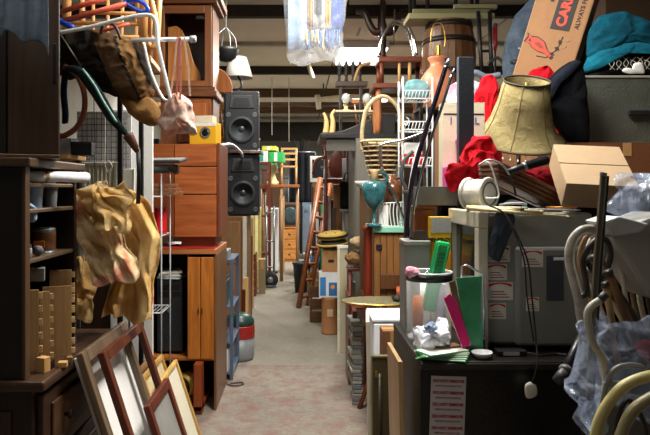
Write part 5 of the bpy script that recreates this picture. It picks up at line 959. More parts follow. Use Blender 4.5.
# ================================================================ RIGHT SIDE, LEANING PANELS BESIDE THE BLACK CABINET
T = thing('tan_board', 'tan chipboard sheet leaning on the side of the black cabinet', 'board', (.405, 2.36, 0), 90, -1.5)
bx(T, 'panel', wood('8a6c46', 'b08e62'), 0, .3, 0, .016, 0, .86, .002); bx(T, 'edge_strip', wood('a98a5c', 'cbb083'), -.002, .0, -.001, .017, 0, .86, 0)
T = thing('folded_table', 'greenish brown folding table leaning beside the black cabinet', 'table', (X(388, 3.06), 3.04, 0), 0, -3); hh = Z(357, 3.06)
bx(T, 'tabletop', pm('4a4028', .4, var=.15), -.075, .07, .004, .03, 0, hh, .004); bx(T, 'metal_rim', pm('8c8468', .35, .5), -.079, -.072, 0, .034, 0, hh, .002); bx(T, 'metal_rim', pm('8c8468', .35, .5), -.079, .072, 0, .034, hh - .008, hh + .002, .002)
for x in (-.04,): tb(T, 'folded_leg', pm('2c2618', .4), ln((x, -.006, .05), (x, -.006, hh - .08)), .009); 
tb(T, 'brace', pm('2c2618', .4), ln((-.06, -.006, .3), (.02, -.006, .3)), .006)
bx(T, 'latch', BRASS, -.06, -.05, -.008, 0, hh - .1, hh - .07, .001)
T = thing('cream_board', 'cream laminate board standing upright at the aisle edge', 'board', (X(371, 3.35), 3.3, 0), 84, -1); bx(T, 'panel', pm('cfc8b2', .5, var=.06), -.2, .1, 0, .018, 0, Z(312, 3.35), .002); bx(T, 'edge_strip', pm('7a705a', .5), .1, .104, -.001, .019, 0, Z(312, 3.35), 0)
T = thing('white_cabinet', 'glossy white cabinet standing behind the leaning boards', 'cabinet', (X(391, 3.75), 3.72, 0)); hh = Z(318, 3.75); wm = pm('dfe5ec', .3, var=.03)
bx(T, 'body', wm, -.11, .12, .02, .34, 0, hh - .02, .004); bx(T, 'top', wm, -.115, .125, 0, .35, hh - .02, hh, .006); bx(T, 'door', pm('e9eef4', .3, var=.03), -.105, .115, 0, .02, .05, hh - .03, .004); bx(T, 'handle', CHROME, .08, .09, -.015, 0, .4, .5, .003)
T = carton('brown_carton', 'plain brown carton standing between white cabinet and folding table', .13, Z(330, 3.45), .14, (X(394, 3.45), 3.42, 0), 0, mat=pm('7a5230', .75, var=.1), tape=True)
T = thing('red_door', 'dark red door panel standing behind the newspaper stack', 'door', (X(358, 4.58), 4.58, 0), 88, -1); bx(T, 'panel', wood('4a1a0e', '6e2e18'), -.05, .1, 0, .03, 0, Z(312, 4.5), .004); bx(T, 'edge_strip', wood('5a2a18', '7a3c22'), -.056, -.05, -.001, .031, 0, Z(312, 4.5), 0)
ns = [pm('74746e', .8, var=.2, scale=40), pm('606164', .8, var=.2, scale=40), pm('868478', .8, var=.2, scale=40)]
zc = 0; k = 0; random.seed(3)
while zc < .56:
    t_ = random.uniform(.022, .04); T = thing('newspaper_bundle', 'grey newspaper bundle, number %s up from the floor in the stack' % ['one','two','three','four','five','six','seven','eight','nine','ten','eleven','twelve','thirteen','fourteen','fifteen','sixteen','seventeen','eighteen','nineteen','twenty','twenty-one','twenty-two','twenty-three','twenty-four','twenty-five'][k], 'newspapers', (X(361, 4.25) - .015 + random.uniform(-.008, .008), 4.40 , zc + .0005), random.uniform(-4, 4), group='newspaper bundles stacked at the aisle edge')
    bx(T, 'sheets', ns[k % 3], -.032, .036, 0, .26, 0, t_ - .003, .004); bx(T, 'string', pm('d0c8b0', .8), -.0335, .0375, .06, .063, -.0003, t_ - .0022, 0); zc += t_; k += 1
T = thing('dark_shelf', 'dark red wooden shelf end standing behind the newspapers', 'shelf', (X(351, 4.85), 4.86, 0)); hh = Z(298, 4.75)
bx(T, 'side_panel', MAHOG, -.02, .0, 0, .3, 0, hh); bx(T, 'side_panel', MAHOG, .1, .12, 0, .3, 0, hh); 
for z in (.1, .35, .6): bx(T, 'shelf_board', MAHOGH, 0, .1, 0, .3, z - .02, z)
# round ornate table
T = thing('round_table', 'oval table with a mottled black and gold top on dark legs', 'table', (X(381, 4.34), 4.345, 0)); zt_ = .745
MB().lathe([(.26, zt_ - .018), (.272, zt_ - .012), (.272, zt_ - .004), (.262, zt_)], 40, 1, .6).build('top', pm('1c1c14', .3, var=.3, scale=55, h2='a39c78'), T); tb(T, 'brass_rim', BRASS, [(.272 * math.cos(k * .157), .6 * .272 * math.sin(k * .157), zt_ - .009) for k in range(40)], .005, 6, True)
for a in range(3): tb(T, 'leg', MAHOG, curve([(.05 * math.cos(a * 2.09 + 1.1), .04 * math.sin(a * 2.09 + 1.1), zt_ - .02), (.06 * math.cos(a * 2.09 + 1.1), .06 * math.sin(a * 2.09 + 1.1), .3), (.15 * math.cos(a * 2.09 + 1.1), .1 * math.sin(a * 2.09 + 1.1), .0)], 5), .016, 8)
for x, y, r_, h, hx, lb in ((.1, -.08, .035, .03, '3a3a34', 'dark small dish on the oval mottled table'), (.14, .06, .03, .08, 'd8744a', 'orange pot on the oval mottled table')):
    T = thing('small_pot', lb, 'pot', (X(381, 4.36) + x, 4.345 + y * .6, zt_ + .001)); MB().shell([(.001, .002), (r_ * .7, .002), (r_, h * .6), (r_ * .95, h)], 20).build('body', pm(hx, .5), T, smooth=True, solid=.003); tb(T, 'rim', pm(hx, .4), [(r_ * .96 * math.cos(k * .314), r_ * .96 * math.sin(k * .314), h) for k in range(20)], .003, 6, True)
# mint-topped panelled cabinet
MD = 4.62; MZ2 = Z(227, MD)
T = thing('mint_cabinet', 'brown grooved panel cabinet with a mint green top and red corner post', 'cabinet', (X(396, MD), MD, 0)); a0, a1 = X(374, MD) - X(396, MD), X(432, MD) - X(396, MD)
bx(T, 'body', wood('5e3c1e', '80572f'), a0, a1, .02, .5, 0, MZ2 - .04)
for k in range(9):
    x0 = a0 + (a1 - a0) * k / 9; bx(T, 'panel_board', wood('6e4724', '936638'), x0 + .002, x0 + (a1 - a0)/9 - .002, .004, .022, .02, MZ2 - .05, .003)
bx(T, 'top', pm('86c4ac', .4, var=.06), a0 - .01, a1 + .01, -.02, .52, MZ2 - .04, MZ2, .004); bx(T, 'front_box', wood('4a2c16', '6a4424'), X(380, MD) - X(396, MD), X(404, MD) - X(396, MD), -.03, .0, .78, Z(274, MD), .003)
bx(T, 'latch', BLACK, X(376, MD) - X(396, MD), X(382, MD) - X(396, MD), -.012, .004, Z(249, MD), Z(244, MD), .003)
T = thing('red_post', 'round red post standing beside the brown grooved cabinet', 'post', (X(368.5, MD), MD + .05, 0)); MB().lathe([(.034, 0), (.034, .05), (.03, .06), (.03, Z(226, MD) - .04), (.036, Z(226, MD) - .03), (.034, Z(226, MD))], 18).build('shaft', wood('5e1c0c', '8a2e16'), T, smooth=True); MB().lathe([(.0355, .5), (.0355, .53)], 18).build('band', BRASS, T)
# small stuff on mint top
T = thing('letter_rack', 'white wire letter rack holding a card, on the mint top', 'letter rack', (X(391, 4.66), 4.64, MZ2 + .001)); 
for k in range(7): tb(T, 'wire', WHITEMET, curve([(-.07 + k * .024, .0, 0), (-.09 + k * .026, 0, .1), (-.085 + k * .026, 0, .17)], 4), .0035, 6)
tb(T, 'top_wire', WHITEMET, ln((-.1, 0, .17), (.085, 0, .18)), .004, 6); tb(T, 'base_wire', WHITEMET, ln((-.09, 0, .004), (.09, 0, .004)), .004, 6); bx(T, 'card', pm('e8e6e0', .7), -.09, -.02, .01, .014, 0, .16, 0)
T = thing('teal_jug', 'glossy teal jug with a tan neck beside the wicker basket', 'jug', (X(375, 4.55), 4.60, MZ2 + .001)); 
MB().lathe([(.04, 0), (.06, .02), (.012, .03), (.012, .13), (.04, .14), (.075, .2), (.088, .27), (.085, .31), (.06, .33), (.03, .335)], 26).build('body', pm('12343c', .12, var=.4, scale=10, h2='4a8c96'), T, smooth=True); MB().lathe([(.03, .33), (.028, .40), (.034, .42), (.026, .42)], 18).build('neck', pm('c9a878', .5), T, smooth=True); tb(T, 'handle', pm('1f5a66', .2), curve([(.03, 0, .40), (.09, 0, .38), (.08, 0, .3)], 5), .008, 8)
T = thing('brown_jug', 'round glazed brown jug beside the teal jug', 'jug', (X(394, 4.7), 4.80, MZ2 + .001)); MB().lathe([(.05, 0), (.06, .16), (.07, .19), (.09, .24), (.086, .3), (.05, .345), (.03, .35), (.034, .38)], 24).build('body', pm('3a1c0e', .2, var=.3, scale=8, h2='8a5634'), T, smooth=True); tb(T, 'handle', pm('3a1c0e', .2), curve([(.03, 0, .36), (.1, 0, .34), (.085, 0, .26)], 5), .009, 8)
T = thing('white_pillar', 'brown pillar stand with a white capital behind the teal jug', 'pillar stand', (X(368, 5.1), 5.2, 0)); hz = Z(181, 5.2)
MB().lathe([(.1, 0), (.1, .05), (.07, .07), (.06, .1)], 20).build('base', wood('3a281a', '55402c'), T, smooth=True); MB().at((0, 0, .1)).lathe([(.058, 0), (.058, hz - .16)], 14).build('shaft', wood('4a3424', '6a4e36'), T); MB().lathe([(.06, hz - .06), (.09, hz - .03), (.1, hz)], 20).build('capital', pm('d2d0c8', .5), T, smooth=True)
# white wire rack standing on mint top
T = thing('wire_rack', 'tall white wire rack standing on the mint cabinet top', 'wire rack', (X(417, 4.75), 4.72, MZ2 + .001)); hr = Z(78, 4.75) - MZ2
xs = (-.11, .11)
for x in xs:
    for y in (0, .2): tb(T, 'post', WHITEMET, ln((x, y, 0), (x, y, hr)), .007, 8)
for z in (.02, .45, .72, hr - .16):
    S = tb(T, 'shelf_frame', WHITEMET, ln((-.11, 0, z), (.11, 0, z), (.11, .2, z), (-.11, .2, z)), .006, 8, True)
    tb(S, 'front_rail', WHITEMET, ln((-.11, 0, z + .06), (.11, 0, z + .06)), .0045, 6)
    for k in range(8): tb(S, 'front_wire', WHITEMET, ln((-.1 + k * .026, 0, z), (-.085 + k * .026, 0, z + .06)), .003, 5)
    for k in range(8): tb(S, 'shelf_wire', WHITEMET, ln((-.1 + k * .028, 0, z), (-.1 + k * .028, .2, z)), .003, 5)
tb(T, 'hook', WHITEMET, curve([(-.11, -.005, .78), (-.09, -.02, .75), (-.07, -.02, .79), (-.09, -.02, .81)], 5), .004, 6); tb(T, 'sloped_rail', WHITEMET, ln((-.11, .2, hr - .12), (-.11, 0, hr)), .006, 6)
rz = MZ2 + .001
o = MB().blob(.10, .075, .085, .12, 3, 4, flat=.75).build('teal_cushion', weave('5a9aa4', 'a4ccd0', 260), None, (X(417, 4.82), 4.82, rz + hr - .16 + .075), smooth=True); tag(o, 'pale teal cushion lying in the top of the white wire rack', 'cushion')
T = carton('red_white_box', 'white box with a red lower half in the wire rack', .13, .17, .12, (X(413, 4.8), 4.76, rz + .456), 6, mat=pm('e8e8e6', .4), tape=False); bx(T, 'red_band', pm('d01c20', .4), -.066, .066, -.002, .122, .005, .085, 0)
# chrome chair frame
c = (395, 226, 4.5); T = thing('chrome_chair', 'bent chrome chair frame standing in front of the wire rack', 'chair frame', W(395, 226, 4.5)); T.location.z = MZ2 + .012; T.location.y = 4.65
for dy in (-.03, .04): tb(T, 'frame_tube', CHROME, curve(P3([(432, 128, dy), (406, 138, dy), (386, 142, dy), (383, 150, dy), (386, 172, dy), (398, 196, dy), (408, 224, dy)], *c), 6), .0085, 10)
tb(T, 'crossbar', CHROME, P3([(386, 172, -.03), (386, 172, .04)], *c), .007, 8); tb(T, 'arm_pad', pm('3c3f44', .5), curve(P3([(416, 150, -.03), (407, 160, -.03), (404, 176, -.03), (410, 190, -.03)], *c), 5), .014, 10)
# wicker basket with tall handle, on the white pillar
BD = 4.95; bz = hz
T = thing('wicker_basket', 'light wicker basket with a tall hoop handle on the pillar stand', 'basket', (X(383, 5.15), 5.18, bz + .002)); wk = pm('c9b48a', .6, var=.3, scale=30); wk2 = pm('6a4a2c', .6, var=.2)
nr = 9; HB = L(38, 5.1)
def br(t): return .085 + .085 * t ** .7
for k in range(nr):
    t = k / (nr - 1); S = [((br(t) + .006 * (1 if (a + k) % 2 else -1)) * math.cos(a * .2618), (br(t) + .006 * (1 if (a + k) % 2 else -1)) * math.sin(a * .2618), .008 + HB * t) for a in range(24)]
    tb(T, 'woven_strand', wk, S, .0075, 6, True)
for a in range(12): tb(T, 'stake', wk2, [(br(t) * math.cos(a * .5236 + .13), br(t) * math.sin(a * .5236 + .13), .008 + HB * t) for t in (0, .25, .5, .75, 1)], .005, 5)
MB().lathe([(.08, 0), (.085, .008), (.08, .016)], 24).build('bottom', wk2, T); MB().shell([(.07, .012), (br(.5) - .014, HB * .5), (br(.95) - .014, HB * .95)], 24).build('inner_shade_shell', pm('4a3420', .8), T, smooth=True, solid=.003); tb(T, 'handle', wk, curve([(-.165, 0, HB * .8), (-.165, 0, HB + .12), (-.12, 0, HB + .30), (0, 0, HB + .385), (.12, 0, HB + .30), (.165, 0, HB + .12), (.165, 0, HB * .8)], 6), .017, 8); tb(T, 'rim', wk, [(.175 * math.cos(a * .2618), .175 * math.sin(a * .2618), HB + .012) for a in range(24)], .012, 6, True)  # dark inner shell is added: the basket's interior shade as a brown colour
# ---------------------------------------------------------------- tall grey wardrobe with a black slab top
T = thing('grey_wardrobe', 'tall grey wardrobe with a black overhanging top', 'wardrobe', (X(358, 6.0), 6.0, 0), 0); zt_ = Z(138, 6.0)
bx(T, 'body', pm('6c6a62', .6, var=.1), -.02, .42, .02, .9, 0, zt_, .004); bx(T, 'door', pm('77756c', .55, var=.08), -.01, .2, 0, .02, .05, zt_ - .03, .004); bx(T, 'door', pm('77756c', .55, var=.08), .205, .41, 0, .02, .05, zt_ - .03, .004); bx(T, 'handle', STEEL, .18, .19, -.02, 0, 1.0, 1.15, .003)
TZ = zt_ + .045
MB().prism([(-.36, zt_), (.68, zt_), (.68, zt_ + .045), (-.36, zt_ + .045)], .02, .98).build('slab_top', pm('15161a', .35), T, bevel=.006); bx(T, 'side_bracket', pm('5a5852', .6), -.3, -.02, .06, .08, zt_ - .12, zt_)
T = thing('dark_chest', 'black slope-sided chest on the black slab top', 'chest', (X(362, 6.4), 6.41, TZ)); MB().prism([(-.28, 0), (.34, 0), (.34, .22), (.2, .22), (-.2, .06), (-.28, .05)], 0, .36).build('body', pm('121316', .4), T, bevel=.006); bx(T, 'lid_edge', pm('2a2c30', .4), .19, .345, -.006, .366, .215, .235, .003)
for k, (px, py0, lb) in enumerate(((324.5, 113, 'pale yellow horn standing on the black slab edge'), (331, 110, 'pale tusk-like horn beside the yellow horn'))):
    T = thing('horn', lb, 'horn', (X(px + 1, 6.1), 6.1, TZ)); h = Z(py0, 6.1) - TZ; tb(T, 'horn', pm('dcb878', .4, var=.15), curve([(0, 0, 0), (.01, 0, h * .45), (.0, 0, h * .8), (-.02 + .05 * k, 0, h)], 5), [.03 - .0012 * j for j in range(16)], 10); MB().lathe([(.04, 0), (.04, .012), (.03, .016)], 16).build('mount', DARK, T)
T = thing('white_shelf_board', 'small white shelf board on the black chest, under two oil lamps', 'shelf', (X(352, 5.9), 6.1, TZ + .07)); zz = TZ + .07
T.location = (X(357, 6.5) + .13, 6.5, TZ + .26)
bx(T, 'board', pm('cfc7a8', .6), -.36, .06, -.02, .16, 0, .022, .003); bx(T, 'batten', pm('b3aa88', .6), -.04, .05, .0, .14, -.022, 0, .002)
ZLB = TZ + .283
for k, (px, lb) in enumerate(((346, 'glass globe oil lamp over the pale horns'), (367, 'glass globe oil lamp beside the reddish stool'))):
    T = thing('oil_lamp', lb, 'lamp', (X(px, 6.55), 6.56, ZLB)); MB().lathe([(.05, 0), (.05, .008), (.02, .015), (.022, .05), (.012, .055)], 18).build('base', pm('e2d8a0', .4), T, smooth=True); MB().lathe([(.024, .05), (.024, .075), (.016, .08)], 16).build('burner', BRASS, T); MB().shell([(.018, .08), (.04, .105), (.048, .13), (.036, .16), (.02, .18)], 22).build('globe', film('e4ecec', .55, .05, .05), T, smooth=True, solid=.002)
# reddish two-tier stool on wardrobe top
T = thing('tiered_stool', 'reddish brown two-tier stool with turned legs on the black slab', 'stool', (X(398, 5.62), 5.95, TZ)); rw = wood('4a1e10', '78381e', 0)
T.location = (X(400, 6.05), 6.04, TZ)
zb1 = Z(83, 6.05) - TZ; zb2 = Z(56, 6.05) - TZ
bx(T, 'lower_tier', rw, -.26, .26, 0, .34, zb1 - .05, zb1, .008); bx(T, 'upper_tier', rw, -.20, .28, .02, .34, zb2 - .055, zb2, .008)
for x in (-.17, .22):
    for y in (.05, .3): tb(T, 'post', rw, ln((x, y, zb1), (x, y, zb2 - .055)), .022, 10)
for x in (-.2, .2):
    for y in (.05, .29): MB().at((x, y, 0)).lathe([(.02, 0), (.024, .05), (.034, zb1 * .4), (.024, zb1 * .55), (.032, zb1 * .7), (.026, zb1 - .05)], 14).build('turned_leg', wood('8a4a28', 'b87848'), T, smooth=True)
tb(T, 'spindle', PINE, ln((.1, .05, zb1), (.1, .05, zb2 - .055)), .018, 8); tb(T, 'spindle', PINE, ln((0, .05, zb1), (0, .05, zb2 - .055)), .014, 8)
ZST = TZ + zb2
T = thing('spindle_rack', 'dark carved wooden rack of spindles beside the reddish stool', 'rack', (X(349, 6.81), 6.81, TZ + .0)); 
bx(T, 'board', WALNUTH, -.14, .2, 0, .14, Z(86, 6.81) - TZ, Z(81, 6.81) - TZ, .004); bx(T, 'foot', WALNUT, -.1, -.07, .02, .12, 0, Z(86, 6.81) - TZ); bx(T, 'foot', WALNUT, .12, .15, .02, .12, 0, Z(86, 6.81) - TZ)
for k in range(4): MB().at((-.1 + k * .075, .07, Z(81, 6.81) - TZ)).lathe([(.02, 0), (.02, .02), (.012, .05), (.024, .09), (.014, .14), (.026, .18), (.0, .25)], 12).build('spindle', WALNUT if k % 2 else pm('2a2c30', .5), T, smooth=True)
tb(T, 'bent_strip', PINE, curve([(.06, .05, Z(81, 6.81) - TZ), (.12, .05, Z(66, 6.81) - TZ), (.24, .05, Z(62, 6.81) - TZ)], 5), .018, 8)
# chrome arch stool and upturned dark chair on the tiered stool
T = thing('chrome_arch', 'chrome hoop stool frame standing on the reddish stool', 'stool frame', (X(398, 6.07), 6.07, ZST + .015)); ha = Z(24, 6.12) - ZST
for dy in (0, .12): tb(T, 'hoop', CHROME, curve([(-.18, dy, 0), (-.15, dy, ha * .5), (-.08, dy, ha * .88), (0, dy, ha), (.08, dy, ha * .88), (.15, dy, ha * .5), (.18, dy, 0)], 6), .014, 10)
tb(T, 'stretcher', pm('1b1c1f', .4), ln((-.15, 0, ha * .5), (-.15, .12, ha * .5)), .012); tb(T, 'stretcher', pm('1b1c1f', .4), ln((.15, 0, ha * .5), (.15, .12, ha * .5)), .012)
T = thing('pedestal_base', 'upturned dark pedestal with curled feet on the reddish stool', 'pedestal table', (X(383, 6.29), 6.30, ZST + .002)); hc = Z(-4, 6.3) - ZST
dkw = wood('1c0e0a', '36201a'); hq1 = Z(31, 6.3) - ZST; hq2 = Z(12, 6.3) - ZST
MB().lathe([(.045, 0), (.05, .03), (.03, .06), (.035, hq1 - .06), (.05, hq1), (.04, hq1 + .05), (.026, hq1 + .1), (.032, hc - .1), (.02, hc)], 16).build('column', dkw, T, smooth=True)
for a in (0, 180, 90):
    ca, sa = math.cos(R(a)), math.sin(R(a)); tb(T, 'curled_foot', dkw, curve([(0, 0, hq1), (.08 * ca, .08 * sa, hq1 - .01), (.13 * ca, .13 * sa, hq1 + .06), (.17 * ca, .17 * sa, hq2 - .03), (.21 * ca, .21 * sa, hq2), (.27 * ca, .27 * sa, hq2 + .005)], 5), [.045 - .0009 * j for j in range(26)], 10)
tb(T, 'steel_pin', CHROME, ln((.1, -.05, .15), (.11, -.05, .5)), .008)
# barrel shelf unit
T = shelf_unit('dark_shelving', 'tall dark steel shelving unit carrying the barrel', X(424, 5.6), X(540, 5.6), 5.45, 6.0, (.5, 1.1, 1.7, Z(92, 5.6)), pm('1b1c1f', .5, .3), .04, 'shelf', .03); BZZ = Z(92, 5.6)
T = thing('wooden_barrel', 'old brown wooden barrel with dark iron hoops on the steel shelving', 'barrel', (X(449, 5.7), 5.71, BZZ + .001)); hb_ = Z(23, 5.7) - BZZ
def rb(t): return .195 + .045 * math.sin(math.pi * t)
sm_ = [wood('4a2e1a', '74502f'), wood('3f2716', '684628'), wood('553621', '7e5a38')]
for k in range(24):
    a0_, a1_ = 2 * math.pi * (k + .02) / 24, 2 * math.pi * (k + .98) / 24; vs_ = []; fs_ = []
    for j in range(7):
        t = j / 6
        for rr, aa in ((rb(t), a0_), (rb(t), a1_), (rb(t) - .02, a1_), (rb(t) - .02, a0_)): vs_.append((rr * math.cos(aa), rr * math.sin(aa), hb_ * t))
    for j in range(6):
        for q in range(4): fs_.append((j * 4 + q, j * 4 + (q + 1) % 4, j * 4 + 4 + (q + 1) % 4, j * 4 + 4 + q))
    fs_ += [(3, 2, 1, 0), (24, 25, 26, 27)]; MB().add(vs_, fs_).build('stave', sm_[k % 3], T)
for t in (.06, .28, .72, .94): MB().shell([(rb(t - .035) + .004, hb_ * (t - .035)), (rb(t + .035) + .004, hb_ * (t + .035))], 36).build('iron_hoop', pm('2a2522', .5, .5), T, smooth=True, solid=.004)
for z in (.02, hb_ - .03): MB().lathe([(rb(0) - .02, z), (rb(0) - .02, z + .01)], 28).build('barrel_head', sm_[0], T)
T = thing('upturned_table', 'upturned table with a pale olive top on the barrel, dark legs up', 'table', (X(448, 5.7), 5.5, BZZ + hb_ + .002)); om = pm('a8a67c', .5, var=.08)
bx(T, 'tabletop', om, -.38, .38, .06, .34, 0, .05, .006); bx(T, 'apron', pm('8a8862', .55), -.34, .34, .07, .1, .05, .09, .003)
for x in (-.32, -.2, .05, .24): tb(T, 'leg', BLACK, ln((x, .12, .09), (x * 1.03, .12, .8)), .019, 8)
for x in (-.32, .24): tb(T, 'leg', BLACK, ln((x, .3, .05), (x, .3, .8)), .019, 8)
bx(T, 'loose_slat', om, .02, .40, .05, .1, .09, .125, .004)
for k, x in enumerate((X(488, 5.5), X(484, 5.6))): pass
T = thing('black_easel', 'black bent easel legs hanging beside the barrel', 'easel', (X(489, 5.5), 5.5, BZZ + .001)); he = Z(14, 5.56) - BZZ
for x0, x1 in ((-.06, -.1), (.02, .0)): tb(T, 'leg', BLACK, ln((x0, -.02, 0), (x1, -.02, he)), .018, 8)
tb(T, 'hook_bar', pm('55585c', .3, .7), curve([(-.02, -.03, he * .32), (.06, -.04, he * .4), (.12, -.05, he * .28), (.13, -.05, .02)], 6), .014, 8); tb(T, 'crossbar', BLACK, ln((-.08, 0, he * .5), (.01, 0, he * .5)), .012, 8)
T = thing('screwdriver', 'red-handled long screwdriver standing upright beside the barrel', 'screwdriver', (X(498, 5.52), 5.6, BZZ + .001)); hs = Z(24, 5.6) - BZZ; tb(T, 'shaft', DGREY, ln((0, 0, 0), (0, 0, hs * .6)), .008, 8); tb(T, 'handle', pm('a8242c', .35), ln((0, 0, hs * .6), (0, 0, hs * .68), (0, 0, hs * .95)), [.012, .02, .02], 12); MB().at((0, 0, hs * .95)).lathe([(.02, 0), (.018, .03), (.0, .04)], 12).build('end_cap', DGREY, T)
# peach lamp base with harp
T = thing('peach_lamp', 'peach ceramic lamp base with a bare brass harp', 'lamp', (X(438, 5.2), 5.2, 0)); zl0 = Z(103, 5.2)
T.location = (X(438, 5.3), 5.3, 0)
SUP = shelf_unit('slim_stand', 'slim tall stand behind the white wire rack, under the peach lamp', X(420, 5.14), X(455, 5.14), 5.14, 5.44, (.5, 1.2, Z(108, 5.2)), pm('2a2420', .6), .025, 'stand', .02)
T.location.z = Z(108, 5.2) + .001; zl = lambda py: Z(py, 5.3) - T.location.z
pc = pm('d88a64', .4, var=.1)
MB().lathe([(.08, 0), (.11, .02), (.135, zl(96)), (.145, zl(88)), (.14, zl(80)), (.115, zl(73)), (.075, zl(68)), (.062, zl(65)), (.066, zl(62)), (.086, zl(59)), (.084, zl(57.5)), (.03, zl(57))], 30).build('vase', pc, T, smooth=True)
MB().lathe([(.03, zl(57)), (.018, zl(55)), (.018, zl(46)), (.012, zl(45))], 16).build('socket', BRASS, T); tb(T, 'harp', BRASS, curve([(.02, 0, zl(55)), (.055, 0, zl(46)), (.058, 0, zl(34)), (.035, 0, zl(25)), (0, 0, zl(23)), (-.035, 0, zl(25)), (-.058, 0, zl(34)), (-.055, 0, zl(46)), (-.02, 0, zl(55))], 5), .0045, 6)
tb(T, 'cord', BLACK, curve([(.03, -.06, zl(57)), (.09, -.09, zl(72)), (.1, -.1, zl(90))], 5), .005, 6)
rag('white_garment', 'white and lilac garment bunched behind the black plank', [(446, 112), (450, 92), (460, 82), (480, 84), (490, 100), (486, 118), (462, 121)], 468, 120, 4.2, .14, weave('a9b0c8', 'eceef4', 260, 'd890b8'), .03, 14, 7, 'garment', n=44)
T = carton('tall_carton', 'plain tall carton under the white garment behind the bookcase', .3, Z(121, 4.2), .14, (X(460, 4.2), 4.16, 0), 0, mat=KRAFTD)
o = MB().tube(curve(P3([(500, 78), (486, 80), (474, 76), (466, 88), (462, 100)], 480, 104, 4.2), 6), .022, 10).build('blue_hose', pm('5a6674', .5), None, W(480, 101, 4.2), smooth=True); tag(o, 'thick blue-grey hose lying over the white garment', 'hose')
# ================================================================ RIGHT SIDE, FARTHER
T = thing('cream_door', 'tall cream painted door leaning upright beside the cushion stack', 'door', (X(342.5, 5.85), 5.82, 0), 6); hh = Z(245, 5.85)
bx(T, 'panel', pm('b9b196', .6, var=.08), -.045, .045, 0, .03, 0, hh, .003); bx(T, 'edge_strip', pm('d8d2bc', .6), -.05, -.028, -.006, .0, 0, hh, .002); bx(T, 'white_cap', pm('e6e6e0', .5), -.05, .05, -.008, .034, hh - .03, hh, .004)
T = thing('cream_plank', 'narrow cream plank with a steel can on its top bracket', 'plank', (X(351, 5.75), 5.72, 0)); bx(T, 'board', pm('a59c80', .6, var=.08), -.03, .035, 0, .03, 0, Z(281, 5.75), .003); bx(T, 'bracket', STEEL, -.03, .035, -.05, 0, Z(281, 5.75) - .015, Z(281, 5.75), .002)
can('steel_can', 'small shiny steel can on the narrow cream plank', .026, .075, (X(350, 5.7), 5.7, Z(281, 5.75) + .001), CHROME, pm('c9ccd0', .3), STEEL)
T = thing('cardboard_tube', 'brown cardboard drum standing at the aisle edge', 'drum', (X(330, 6.55), 6.62, 0)); hd_ = Z(297, 6.62); MB().lathe([(.085, 0), (.088, .01), (.085, .02), (.085, hd_ - .02), (.088, hd_ - .01), (.085, hd_)], 26).build('drum', pm('a06e44', .7, var=.1), T, smooth=True); MB().lathe([(.08, hd_), (.08, hd_ + .004)], 26).build('lid', pm('8a5e38', .7), T); bx(T, 'paper_label', pm('c9b08a', .7), -.03, .03, -.088, -.083, hd_ * .5, hd_ * .7, 0)
zq = hd_ + .005; hq = L(25, 6.62)
T = carton('picture_carton', 'white carton with blue and orange pictures on the cardboard drum', L(19, 6.62), hq, .17, (X(328.5, 6.62), 6.55, zq), 0, mat=pm('d8dce0', .5), tape=False)
bx(T, 'blue_print', pm('3a7ab8', .5), -.09, -.03, -.002, 0, .02, hq - .05, 0); bx(T, 'blue_print', pm('2a6aa8', .5), 0, .085, -.002, 0, .02, hq * .6, 0); MB().at((.04, -.002, hq * .42), (90, 0, 0)).lathe([(.022, 0), (.02, .002)], 18).build('orange_print', pm('e08a2a', .5), T)
zq2 = zq + hq + .001; T = carton('kraft_carton', 'plain kraft carton on the picture carton', L(16, 6.6), L(22, 6.6), .17, (X(330, 6.6), 6.56, zq2), -3, tape=True); bx(T, 'black_mark', BLACK, -.02, .04, -.002, 0, .1, .13, 0)
zq3 = zq2 + L(22, 6.6) + .001
for k, (hx, h2, lb) in enumerate((('1c1a16', 'c8a84a', 'black and yellow round cushion on the kraft carton'), ('c9a84a', '17160f', 'yellow rimmed round cushion topmost on the kraft carton'))):
    T = thing('round_cushion', lb, 'cushion', (X(332.5, 6.7), 6.66, zq3 + .02 + .085 * k), 0, 5, -5); MB().lathe([(.1, 0), (.145, .01), (.16, .035), (.15, .065), (.1, .078), (.0, .08)], 30).build('pad', pm(hx, .7, var=.3), T, smooth=True); tb(T, 'piping', pm(h2, .6), [(.16 * math.cos(a * .2094), .16 * math.sin(a * .2094), .04) for a in range(30)], .012, 6, True)
    for a in range(6): MB().at((.1 * math.cos(a), .1 * math.sin(a), .078)).blob(.012, .012, .005, 0, nu=8, nv=5).build('button', BLACK, T)
for k, (px, py, lb, hx) in enumerate(((357, 262, 'brown canvas sack slumped beside the red post', '8a6a48'), (362, 250, 'pale canvas sack on the brown sack beside the red post', 'b09878'))):
    o = MB().blob(.1, .09, .06, .12, 3, k + 2, flat=.8).build('canvas_sack', weave(hx, hx, 200), None, (X(px, 5.4), 5.42, Z(py, 5.4) + .02 + .03 * k), (0, 12, 0), smooth=True); tag(o, lb, 'sack')
T = thing('sack_stand', 'dark stool under the canvas sacks', 'stool', (X(358, 5.4), 5.4, 0)); hs = Z(265, 5.4) - .02
bx(T, 'seat', MAHOGH, -.09, .1, -.04, .16, hs - .03, hs, .006)
for x in (-.07, .08):
    for y in (-.02, .14): tb(T, 'leg', MAHOG, ln((x, y, 0), (x, y, hs - .03)), .014, 8)
